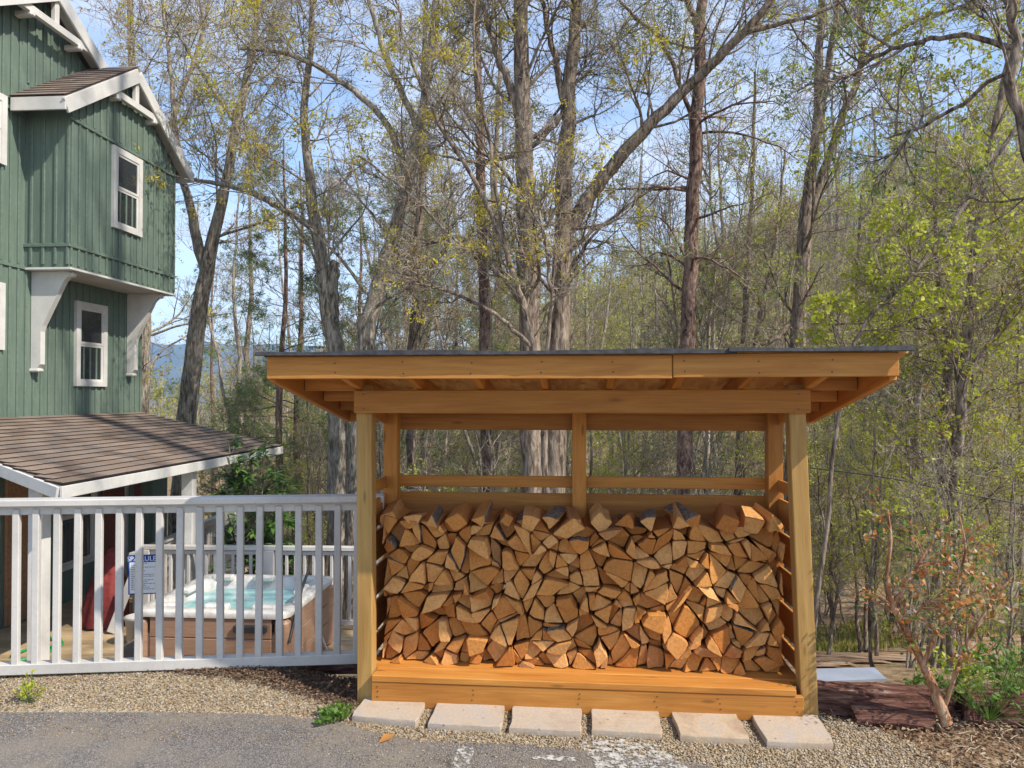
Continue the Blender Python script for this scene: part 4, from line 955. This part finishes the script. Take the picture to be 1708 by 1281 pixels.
big_tree('snag_tree', 'tall grey tree whose broken dark stub rises beside its trunk', 12.6,
    [[(566, 840, 44), (562, 640, 38), (550, 525, 30), (530, 400, 24), (515, 290, 19), (508, 180, 15), (520, 40, 11), (530, -120, 8)], [(556, 560, 26), (553, 500, 26), (556, 450, 22), (559, 436, 15)], [(528, 385, 15), (475, 350, 13), (400, 315, 11, 13), (322, 299, 7, 13.6)]], G_, 22, [YE, OL, RU], (18, 0, 9), len1=2.3, t0=.42)
big_tree('leaning_tree', 'thick tree leaning right behind the shed roof', 12,
    [[(594, 830, 38), (610, 570, 34), (640, 450, 29), (672, 335, 23), (692, 250, 20), (712, 140, 17), (722, 50, 16), (735, -80, 11)], [(680, 300, 15), (640, 200, 13), (560, 130, 11), (480, 90, 8), (400, 80, 5)], [(700, 220, 14), (650, 110, 12), (620, 20, 9), (600, -60, 6)]], G_, 23, [('l_yellow', .15, 9, .075, .05, .5, .35), OL], (16, 12, 12), len1=2.4, t0=.4)
big_tree('thin_tree', 'slim dark trunk between the leaning tree and the reddish pine', 15,
    [[(686, 830, 18), (688, 590, 18), (697, 420, 16), (700, 330, 14), (706, 150, 11), (712, -60, 8)]], B_, 24, [OL, RU], (18,), len1=2.4, t0=.35)
big_tree('pine_tree', 'slender reddish pine trunk left of the massive twin trunks', 14,
    [[(815, 830, 22), (809, 590, 22), (805, 400, 20), (800, 200, 17), (795, 60, 14), (792, -120, 10)]], Pn, 25, [('l_pine', .35, 6, .13, .035, 0, .1)], (16,), len1=1.6, up1=-.02, ang1=(60, 95), t0=.55)
big_tree('massive_tree', 'massive grey tree with a side limb, left one of the twin trunks', 11,
    [[(888, 830, 42), (885, 600, 40), (880, 400, 38), (872, 200, 33), (868, 0, 27), (864, -160, 20)], [(872, 215, 18), (848, 140, 16), (822, 70, 12), (800, -10, 9)], [(868, 60, 14), (880, 0, 12), (905, -60, 8)]], B_, 26, [('l_yellow', .16, 9, .075, .05, .5, .35), OL], (15, 9, 5), len1=2.3, t0=.4)
big_tree('massive_tree', 'massive brown tree with a great limb rising right, the other twin trunk', 11.2,
    [[(922, 830, 48), (930, 600, 42), (938, 410, 37), (945, 230, 30), (957, 60, 24), (966, -120, 17)], [(938, 400, 30), (1000, 305, 27), (1068, 225, 24, 11), (1165, 128, 20, 10.8), (1240, 55, 16, 10.5), (1310, -30, 12, 10.3)], [(945, 200, 15), (928, 110, 13), (912, 40, 10), (900, -40, 7)], [(1240, 55, 10, 10.5), (1300, 40, 9, 10.3), (1370, 20, 7, 10), (1440, -20, 5, 9.8)], [(940, 190, 12), (880, 250, 10), (800, 270, 7), (740, 260, 4)]], B_, 27, [OL, ('l_yellow', .08, 9, .075, .05, .5, .35)], (13, 14, 6, 6, 8), len1=2.2, t0=.35)
big_tree('young_oak', 'light slender oak leaning left with yellow catkins over the shed roof', 9.6,
    [[(905, 700, 13), (885, 560, 12), (845, 420, 11), (790, 300, 9), (730, 200, 8), (688, 105, 6), (660, 0, 4)], [(890, 580, 9), (820, 520, 8), (730, 480, 6), (650, 470, 4)], [(865, 480, 8), (780, 420, 7), (690, 330, 6), (600, 260, 4)], [(900, 640, 9), (920, 500, 8), (905, 380, 6), (880, 280, 4)], [(845, 420, 8), (810, 200, 7), (790, 80, 5), (800, -40, 3)]], B_, 28, [('l_yellow', .26, 4, .055, .028, .5, .32)], (14, 8, 10, 8, 10), len1=1.1, len2=.6, len3=.3, len4=.14, t0=.3)
big_tree('pine_tree', 'straight reddish pine rising behind the middle of the shed roof', 12,
    [[(1138, 830, 28), (1147, 590, 30), (1152, 430, 28), (1158, 280, 26), (1165, 130, 23), (1170, 0, 20), (1174, -140, 15)], [(1165, 60, 13), (1150, 10, 11), (1120, -50, 8)], [(1155, 200, 9), (1110, 80, 8), (1050, 20, 6), (1000, -40, 4)]], Pn, 29, [('l_pine', .30, 6, .13, .035, 0, .1), OL], (16, 5, 8), len1=2.3, up1=-.01, ang1=(60, 95), t0=.4)
big_tree('forked_tree', 'tree forking into three slim stems above the right end of the shed', 13,
    [[(1322, 830, 30), (1330, 590, 29), (1341, 400, 26), (1359, 240, 19), (1366, 100, 15), (1374, -80, 11)], [(1359, 240, 15), (1380, 120, 13), (1398, 0, 11), (1402, -100, 8)], [(1345, 380, 17), (1392, 235, 15), (1438, 95, 12), (1432, 0, 9), (1425, -90, 6)], [(1335, 520, 11), (1300, 560, 10), (1270, 575, 7)], [(1440, 100, 9), (1500, 50, 7, 12.5), (1570, 20, 5, 12), (1640, 10, 4, 11.8)]], B_, 30, [('l_lime', .45, 4, .07, .03, .2, .65)], (12, 10, 12, 4, 7), len1=2.0, t0=.35)
big_tree('thin_tree', 'slim twin-stemmed trunk seen through the right opening of the shed', 16,
    [[(1230, 830, 15), (1238, 650, 14), (1245, 480, 11), (1255, 300, 8), (1260, 120, 5)], [(1238, 700, 10), (1262, 560, 9), (1290, 420, 7), (1310, 250, 4)]], B_, 31, [LI, OL], (14, 12), len1=2.0, t0=.25)
big_tree('slanting_tree', 'slim tree slanting right beside the bright green thicket', 10,
    [[(1586, 1080, 17), (1596, 800, 17), (1610, 600, 18), (1624, 430, 15), (1652, 250, 13), (1682, 90, 10), (1700, -60, 7)], [(1600, 640, 10), (1660, 560, 8), (1730, 470, 5)], [(1620, 460, 8), (1700, 400, 6), (1780, 380, 4)]], B_, 32, [('l_lime', .45, 4, .07, .03, .2, .6), RU], (18, 6, 6), len1=1.8, t0=.3)
big_tree('slanting_tree', 'stout stem at the left of the clump by the dirt track', 10.6,
    [[(1552, 1080, 17), (1566, 900, 17), (1574, 720, 16), (1582, 600, 15), (1570, 500, 11), (1560, 380, 8), (1565, 220, 5)], [(1582, 600, 9), (1560, 560, 7), (1520, 500, 4)]], B_, 33, [('l_lime', .45, 4, .07, .03, .2, .6)], (16, 5), len1=1.5, t0=.3)
big_tree('slanting_tree', 'middle stem of the clump by the dirt track', 10.3,
    [[(1572, 1080, 15), (1584, 900, 15), (1592, 760, 17), (1602, 660, 13), (1594, 600, 10), (1590, 480, 7), (1600, 350, 4)]], B_, 34, [('l_lime', .45, 4, .07, .03, .2, .6)], (14,), len1=1.4, t0=.3)
big_tree('arching_sapling', 'long thin sapling arching up to the right over the thicket', 8.2,
    [[(1395, 700, 8), (1440, 545, 8), (1530, 452, 8), (1610, 340, 8), (1665, 250, 8), (1720, 180, 7)]], B_, 35, [('l_lime', .45, 4, .07, .03, .2, .6)], (14,), len1=.9, len2=.5, len3=.28, len4=.14, t0=.2)
big_tree('roadside_tree', 'dark upright trunk at the grassy verge of the dirt track', 17,
    [[(1456, 1080, 14), (1448, 900, 13), (1440, 760, 12), (1446, 640, 10), (1430, 480, 8), (1440, 300, 5)], [(1446, 640, 7), (1480, 520, 6), (1500, 400, 4)]], B_, 36, [LI], (16, 8), len1=2.4, t0=.3)
big_tree('roadside_tree', 'paler straight trunk next to the clump by the dirt track', 15,
    [[(1528, 1085, 16), (1531, 900, 14), (1530, 700, 13), (1532, 560, 11), (1525, 400, 8), (1530, 230, 5)], [(1531, 700, 8), (1500, 620, 6), (1470, 560, 4)]], G_, 37, [LI, OL], (18, 6), len1=2.2, t0=.3)
big_tree('mossy_tree', 'mossy crooked limb reaching in over the thicket from a tree beyond', 5.2,
    [[(1830, 1150, 60), (1800, 700, 50), (1770, 400, 34), (1712, 235, 24), (1684, 140, 20), (1696, 60, 17), (1660, -30, 13), (1640, -120, 9)], [(1690, 80, 12), (1600, 60, 10, 5.4), (1480, 85, 8, 5.8), (1400, 140, 5, 6.2)], [(1690, 110, 8), (1560, 200, 7, 5.6), (1480, 230, 4, 6)]], B_, 38, [('l_green', .30, 3, .04, .02, .2, .5)], (7, 6, 5), c2=5, c3=5, len1=.9, len2=.5, len3=.26, len4=.13, t0=.5)
big_tree('tall_tree', 'tree with rusty buds rising behind the green house', 19,
    [[(235, 760, 26), (240, 500, 24), (228, 300, 19), (220, 120, 14), (215, -60, 9)], [(235, 380, 12), (280, 220, 10), (330, 80, 8), (360, -40, 5)]], G_, 39, [('l_rust', .6, 2, .06, .03, .1, .5), YE], (26, 18), len1=3.0, t0=.3)

# ------------------------------------------------------------------ woods behind: prototypes copied one by one
def proto(seed, h, r, bark, leaf, n1, len1, up1, ang1, t0, c2=6, c3=5, c4=2, fork=False, **kw):
    g = np.random.default_rng(seed); n = 16; z = np.linspace(0, h, n); P = np.stack([np.cumsum(g.normal(0, .05, n)), np.cumsum(g.normal(0, .05, n)), z], 1); P[0, :2] = 0
    Rr = r * (1 - .85 * (z / h) ** 1.1); Rr[0] *= 1.5; rows = [(P, Rr, n1)]
    if fork:
        k = int(n * .35); Q = P[k:].copy(); dx = np.linspace(0, 1, len(Q)) ** .8 * h * .16; a = g.uniform(0, 6.28); Q[:, 0] += dx * math.cos(a); Q[:, 1] += dx * math.sin(a); rows.append((Q, Rr[k:] * .75, n1 // 2))
    lv = crown(g, rows, n1, len1, up1, ang1, t0, c2, c3, c4, **kw)
    pr = [('trunk', mesh_mat('trunk', build([(a[None], b[None], 8) for a, b, _ in rows]), bark)), ('limbs', mesh_mat('limbs', build([(*lv[0], 5), (*lv[1], 3)]), bark)), ('twigs', mesh_mat('twigs', build([(*lv[2], 3), (*lv[3], 3)]), M['twig'], False))]
    for mat, q in leafset(g, lv, leaf): pr.append((LEAFNAME[mat], mesh_mat('leaves', q, M[mat], False)))
    return pr
def plant(pr, name, label, cat, x, y, s, rz, group, dz=-.12):
    z = HH(x, y) + dz; m = Matrix.Translation((x, y, z)) @ Matrix.Rotation(rz, 4, 'Z') @ Matrix.Scale(s, 4)
    e = tag(link(name, None, None, m), label, cat, group)
    for nm, me in pr:
        q = link(nm, me, e, m)
        if nm != 'trunk': q['kind'] = 'stuff'
    return e
PR = {
 'bare': [proto(101, 15, .16, G_, [('l_rust', .25, 1, .06, .03, .1, .5)], 22, 2.6, .10, (30, 60), .25, fork=True), proto(102, 17, .18, B_, [('l_olive', .3, 1, .06, .03, .1, .55)], 22, 2.6, .08, (35, 65), .3), proto(103, 13, .12, G_, [('l_yellow', .12, 2, .06, .03, .3, .4)], 20, 2.2, .12, (25, 55), .2, fork=True)],
 'lime': [proto(104, 12, .11, B_, [('l_lime', .7, 5, .062, .07, .2, .65)], 20, 2.4, .05, (40, 75), .15, c4=2), proto(105, 9, .08, B_, [('l_lime', .8, 5, .056, .07, .2, .65)], 18, 2.0, .05, (40, 75), .12, fork=True)],
 'pine': [proto(106, 15, .15, Pn, [('l_pine', .85, 11, .17, .05, 0, .13)], 30, 2.3, -.01, (65, 95), .3, c2=6, c3=4, c4=2), proto(107, 8, .09, B_, [('l_pine', .95, 11, .15, .05, 0, .13)], 30, 1.7, .0, (65, 95), .15, c2=6, c3=4, c4=2)],
 'sapling': [proto(108, 4.2, .03, B_, [('l_lime', .6, 3, .05, .03, .2, .6)], 14, .9, .06, (35, 70), .15, c2=5, c3=4, c4=2, len2=.5, len3=.28, len4=.14), proto(109, 5.5, .035, G_, [('l_green', .35, 2, .045, .03, .2, .6)], 14, 1.0, .08, (30, 60), .2, c2=5, c3=4, c4=2, fork=True, len2=.55, len3=.3, len4=.15)],
}
PR['brush'] = [proto(111, 8.5, .045, M['twig'], [('l_rust', .5, 2, .04, .03, .1, .5)], 30, 1.5, .10, (25, 60), .15, c2=5, c3=4, c4=3, fork=True, len2=.8, len3=.42, len4=.2), proto(112, 10, .055, M['twig'], [('l_olive', .5, 2, .045, .03, .1, .5), ('l_yellow', .08, 6, .06, .04, .4, .35)], 32, 1.6, .08, (30, 65), .15, c2=5, c3=4, c4=3, len2=.8, len3=.42, len4=.2)]
PR['tawny'] = [proto(113, 12, .10, G_, [('l_olive', .8, 4, .085, .06, .1, .6)], 22, 2.4, .06, (35, 70), .15, c4=2, fork=True)]
LAB = {'brush': ('brushy_tree', 'slender brushy tree with a haze of fine budding twigs', 'slender brushy trees behind the shed'), 'tawny': ('budding_tree', 'tree in a haze of yellow olive buds in the woods', 'budding trees in the woods'), 'bare': ('bare_tree', 'bare grey tree standing in the woods behind the shed', 'bare trees in the woods'), 'lime': ('leafing_tree', 'tree with fresh lime green leaves in the woods', 'leafing trees in the woods'),
       'pine': ('pine_tree', 'soft green pine standing in the woods behind the patio', 'pines in the woods'), 'sapling': ('sapling', 'thin leafy sapling on the slope behind the shed', 'saplings on the slope')}
g = np.random.default_rng(77)
def scatter(kind, n, az, dist, s=(.8, 1.2)):
    nm, lab, grp = LAB[kind]; k = 0; 
    for _ in range(n):
        a = g.uniform(*az); d = math.sqrt(g.uniform(dist[0] ** 2, dist[1] ** 2)); x, y = a * d, d
        if (x < -3.2 and y < 15) or a < -.40: continue
        plant(PR[kind][int(g.integers(len(PR[kind])))], nm, lab, 'sapling' if kind == 'sapling' else 'tree', x, y, g.uniform(*s), g.uniform(0, 6.28), grp); k += 1
scatter('bare', 24, (-.50, .72), (19, 60)); scatter('lime', 22, (.05, .72), (16, 45)); scatter('lime', 6, (-.35, .05), (18, 40), (.6, .9))
scatter('lime', 16, (.38, .72), (11, 19), (.45, .7)); scatter('lime', 8, (.05, .38), (13, 20), (.4, .6)); scatter('brush', 12, (-.38, .42), (12, 22)); scatter('tawny', 24, (-.05, .72), (24, 50)); scatter('lime', 18, (-.34, .10), (15, 32), (.4, .7)); scatter('bare', 15, (-.36, .55), (26, 44), (1.2, 1.5)); scatter('tawny', 9, (-.38, -.05), (26, 55), (.6, .8)); scatter('sapling', 9, (.50, .70), (6.5, 10), (.35, .55)); scatter('pine', 9, (-.40, .02), (17, 34), (.7, 1.1)); scatter('sapling', 38, (.28, .72), (10, 24)); scatter('sapling', 18, (-.28, .30), (10, 22)); scatter('bare', 10, (-.42, .1), (30, 70), (.7, 1.0))
for px_, d_, s_ in ((425, 15, .62), (472, 16, .72), (385, 18, .7), (500, 19, .8), (600, 19, .75), (690, 24, .9), (760, 28, 1.0)):
    plant(PR['pine'][int(px_) % 2], *LAB['pine'][:2], 'tree', (px_ - CX) / FPX * d_, d_, s_, px_ * .7, LAB['pine'][2])
# roadside trees towards the sun, whose twigs dapple the house and the drive
for (x, y, s, r) in ((7.2, 3.6, 1.75, 1.0),): plant(PR['bare'][0], 'bare_tree', 'tall bare tree standing on the bank right of the drive', 'tree', x, y, s, r, None)

# far woods on the hillside, too far to tell apart
def far_woods(n, az, dist, seed, mats, name, label):
    g = np.random.default_rng(seed); a = g.uniform(*az, n); d = np.sqrt(g.uniform(dist[0] ** 2, dist[1] ** 2, n)); x, y = np.sin(a) * d, np.cos(a) * d; z = H(x, y); h = g.uniform(7, 13, n)
    base = np.stack([x, y, z - .3], 1); top = base + np.stack([g.normal(0, .4, n), g.normal(0, .4, n), h], 1); t = np.linspace(0, 1, 5)
    P = base[:, None] + (top - base)[:, None] * t[None, :, None]; Rr = np.linspace(1, .2, 5)[None] * (.016 * h)[:, None]
    P1, R1 = grow(g, P, Rr, 16, .2, 1, (25, 55), 3.0, 3, .45, .12, .12, .02); P2, R2 = grow(g, P1, R1, 4, .3, 1, (25, 55), 1.3, 2, .6, .06, .15, .014)
    tr = link(name, mesh_mat(name, build([(P, Rr, 5), (P1, R1, 3), (P2, R2, 3)]), M['twig'], False)); tag(tr, label, 'woods', kind='stuff')
    cls = g.random(n)
    for lo, hi, mat, per, size in mats:
        sel = np.repeat((cls >= lo) & (cls < hi), 64); q = leaves_at(g, P2, 1, per, size, .25, .1, .7, sel)
        if q is not None: tag(link('foliage', mesh_mat('foliage', q, M[mat], False), tr), kind='stuff')
    return tr
far_woods(640, (-.05, .72), (44, 150), 5, [(0, .5, 'l_olive', 4, .26), (.5, .92, 'l_lime', 4, .26), (.92, .97, 'l_rust', 3, .22)], 'hillside_woods', 'olive and grey spring woods covering the hillside')
far_woods(220, (-.62, -.05), (70, 190), 6, [(0, .65, 'l_olive', 6, .30), (.65, .95, 'l_rust', 4, .28)], 'valley_woods', 'tawny woods in the valley below the house')

# ------------------------------------------------------------------ shrubs and weeds
def whorl_bush(name, label, c, stems, mat, seed, L=.13):
    g = np.random.default_rng(seed); b = thing(name, label, 'shrub', c); rows = []; tips = []
    for (dx, dy, h) in stems:
        p = catmull([c, c + Vector((dx * .4, dy * .4, h * .5)), c + Vector((dx, dy, h))], 8); p += g.normal(0, .015, p.shape); rows.append((p[None], np.linspace(.025, .010, 8)[None], 6))
        P2, R2 = grow(g, p[None], np.linspace(.02, .008, 8)[None], 9, .35, 1, (25, 75), .42, 5, .6, .12, .15, .005); rows.append((P2, R2, 4)); P3, R3 = grow(g, P2, R2, 3, .3, 1, (30, 60), .22, 3, .7, .1, .1, .004); rows.append((P3, R3, 3)); tips += [q for q in P2[:, -1]] + [q for q in P3[:, -1]]
    tag(link('stems', mesh_mat('stems', build(rows), M['barkbrown']), b), kind='stuff')
    T = np.array(tips); k = 10; C = np.repeat(T, k, 0); a = np.tile(np.arange(k) * 2.4, len(T)) + g.uniform(0, 6, len(C)); el = g.uniform(-.7, .45, len(C)); D = np.stack([np.cos(a) * np.cos(el), np.sin(a) * np.cos(el), np.sin(el)], 1); N = unit(np.array([0, 0, 1.]) - D * D[:, 2:3]); LL_ = L * g.uniform(.7, 1.2, len(C))
    tag(link('leaves', mesh_mat('leaves', leafquads(C + D * LL_[:, None] * .5, D, N, LL_, LL_ * .30, .15), mat, False), b), kind='stuff'); return b
q = at(430, 900, 10.6); whorl_bush('rhododendron', 'dark glossy rhododendron bush behind the patio railing', Vector((q.x, q.y, HH(q.x, q.y))), [(-.45, .0, 2.95), (-.2, .1, 2.5), (.1, -.1, 2.75), (.35, .1, 2.4), (.5, 0, 1.7), (0, .2, 1.6), (-.5, .2, 1.9), (.25, -.2, 1.3)], M['l_rhodo'], 3, .17)
# withered shrub right of the shed
g = np.random.default_rng(8); ws = thing('withered_shrub', 'half withered shrub with crooked orange trunk and curled tan leaves', 'shrub', atz(1575, 1195, 0))
def wp(x, y, w_, d=3.95): return (x, y, w_, d)
rows = [px_strand([wp(1578, 1206, 24), wp(1562, 1160, 20), wp(1536, 1100, 16, 3.98), wp(1508, 1045, 14), wp(1490, 1010, 12), wp(1480, 960, 8), wp(1486, 900, 6), wp(1480, 850, 4)], 3.95),
        px_strand([wp(1490, 1010, 8), wp(1520, 960, 7), wp(1545, 920, 5), wp(1570, 890, 3)], 3.95), px_strand([wp(1540, 1110, 10), wp(1565, 1050, 8, 3.9), wp(1590, 990, 6, 3.85), wp(1610, 920, 4, 3.8), wp(1600, 860, 3, 3.8)], 3.95), px_strand([wp(1575, 1180, 9), wp(1610, 1080, 7, 3.85), wp(1650, 1010, 5, 3.8), wp(1690, 960, 3, 3.8)], 3.9), px_strand([wp(1508, 1045, 7), wp(1540, 1010, 5, 3.85), wp(1575, 985, 3, 3.8)], 3.9)]
link('trunk', mesh_mat('trunk', build([(p[None], r[None], 9) for p, r in rows]), M['barkorange']), ws)
L2 = [grow(g, p[None], r[None], 13, .25, 1, (30, 70), .22, 5, .5, .05, .16, .0022) for p, r in rows]; P2, R2 = np.concatenate([a for a, b in L2]), np.concatenate([b for a, b in L2]); P3, R3 = grow(g, P2, R2, 3, .3, 1, (30, 70), .10, 3, .7, .02, .15, .0014)
tag(link('twigs', mesh_mat('twigs', build([(P2, R2, 4), (P3, R3, 3)]), M['barkorange'], False), ws), kind='stuff')
for mat, fr, per, nm in (('l_dry', .8, 3, 'dry_leaves'), ('l_pale', .5, 1, 'pale_leaves'), ('l_green', .6, 2, 'green_leaves')): tag(link(nm, mesh_mat(nm, leaves_at(g, P3, fr, per, .034, .022, .3, .62), M[mat], False), ws), kind='stuff')
def weed(name, label, c, n, h, r, mat, seed, L=.03, asp=.5):
    g = np.random.default_rng(seed); a = g.uniform(0, 6.28, n); el = g.uniform(.3, 1.2, n); S_ = np.tile(np.array(c), (n, 1)); D = np.stack([np.cos(a) * np.cos(el) * r, np.sin(a) * np.cos(el) * r, np.sin(el) * h], 1); P = np.stack([S_, S_ + D * .55 + [0, 0, .01], S_ + D], 1)
    w_ = thing(name, label, 'plant', c); tag(link('stems', mesh_mat('stems', build([(P, np.full((n, 3), .0014), 3)]), M['l_green'], False), w_), kind='stuff')
    tag(link('leaves', mesh_mat('leaves', leaves_at(g, P, 1, 5, L, L * .25, 0, asp), M[mat], False), w_), kind='stuff'); return w_
weed('weed', 'tall green weed growing from the gravel at the asphalt edge', atz(50, 1178, .0), 16, .20, .10, 'l_lime', 1)
weed('weed', 'low clover patch beside the first stepping stone', atz(560, 1197, .01), 34, .05, .14, 'l_green', 2, .03, .9)
weed('weed', 'small lime sprout at the foot of the white railing', atz(213, 1127, .03), 8, .06, .05, 'l_lime', 3)
weed('weed', 'green seedlings beside the pale metal trough lid', Vector((2.35, 4.25, .05)), 30, .13, .14, 'l_green', 4, .035)
weed('weed', 'leafy green sprouts round the base of the withered shrub', Vector((2.52, 3.98, .02)), 50, .36, .30, 'l_green', 5, .035)
weed('weed', 'green creeper leaves trailing over the dark timber', Vector((2.95, 3.86, .08)), 26, .16, .30, 'l_lime', 6, .04, .8)
weed('weed', 'broad leafy seedlings behind the dark timber by the boulder', Vector((3.0, 4.45, HH(3.0, 4.45))), 60, .34, .34, 'l_green', 8, .045, .6)
weed('weed', 'lime seedlings between the trough lid and the withered shrub', Vector((2.62, 4.5, HH(2.62, 4.5))), 40, .28, .26, 'l_lime', 9, .035, .6)
weed('weed', 'tuft of dry rusty needles under the railing beside the sill timber', atz(345, 1122, .03), 40, .06, .10, 'l_dry', 7, .05, .1)
lf = atz(645, 1232, .012); P, F = leafquads(np.array([list(lf)]), unit(np.array([[.7, .7, .1]])), unit(np.array([[.1, -.3, 1.]])), np.array([.11]), np.array([.05])); tag(link('fallen_leaf', mesh_mat('fallen_leaf', (P, F), M['l_dry'], False)), 'single orange fallen leaf on the asphalt below the first stones', 'leaf')
g = np.random.default_rng(31); n = 150; xx = g.uniform(1.5, 3.2, n); yy = g.uniform(3.3, 4.2, n); k = inpoly(xx, yy, rpoly); xx, yy = xx[k], yy[k]; n = len(xx); a = g.uniform(0, 6.28, n); L_ = g.uniform(.04, .16, n); t5 = np.linspace(-.5, .5, 4)
P = np.stack([xx[:, None] + np.cos(a)[:, None] * L_[:, None] * t5, yy[:, None] + np.sin(a)[:, None] * L_[:, None] * t5, H(xx, yy)[:, None] + .035 + g.uniform(0, .02, n)[:, None] + g.normal(0, .006, (n, 4))], -1)
tag(link('fallen_twigs', mesh_mat('fallen_twigs', build([(P, np.full((n, 4), .0022), 4)]), M['twig'], False)), 'pale dead twigs strewn over the leaf litter under the shrub', 'twigs', kind='stuff')
def verge_ok(x, y): return inpoly(x, y, [(3, 13.6), (8, 15.6), (14, 16.9), (24, 17.8), (24, 21), (12, 20), (3, 17)])
g = np.random.default_rng(12); n = 16000; x = g.uniform(3, 20, n); y = g.uniform(13, 21, n); k = verge_ok(x, y); x, y = x[k], y[k]; m = len(x); D = unit(np.stack([g.normal(0, .4, m), g.normal(0, .4, m), np.ones(m)], 1)); N = unit(g.normal(0, 1, (m, 3)))
P, F = leafquads(np.stack([x, y, H(x, y) + .08], 1), D, unit(np.cross(D, N)), g.uniform(.12, .3, m), np.full(m, .035)); tag(link('verge_grass', mesh_mat('verge_grass', (P, F), M['l_grass'], False)), 'yellow green grass on the verge beyond the dirt track', 'grass', kind='stuff')

# ------------------------------------------------------------------ air
hz = link('haze', pymesh('haze', [(x, y, z) for x in (-1750, 1750) for y in (-90, 1760) for z in (-80, 140)], [(0, 1, 3, 2), (4, 6, 7, 5), (0, 4, 5, 1), (2, 3, 7, 6), (0, 2, 6, 4), (1, 5, 7, 3)])); tag(hz, 'thin blue air over the valley', 'haze', kind='stuff')
hm_ = bpy.data.materials.new('haze'); hm_.use_nodes = True; ht = hm_.node_tree; ht.nodes.clear(); pvn = nd(ht, 'ShaderNodeVolumePrincipled'); pvn.inputs['Color'].default_value = (.45, .66, 1, 1); pvn.inputs['Density'].default_value = .00055; ho = nd(ht, 'ShaderNodeOutputMaterial'); ht.links.new(pvn.outputs[0], ho.inputs['Volume']); hz.data.materials.append(hm_)
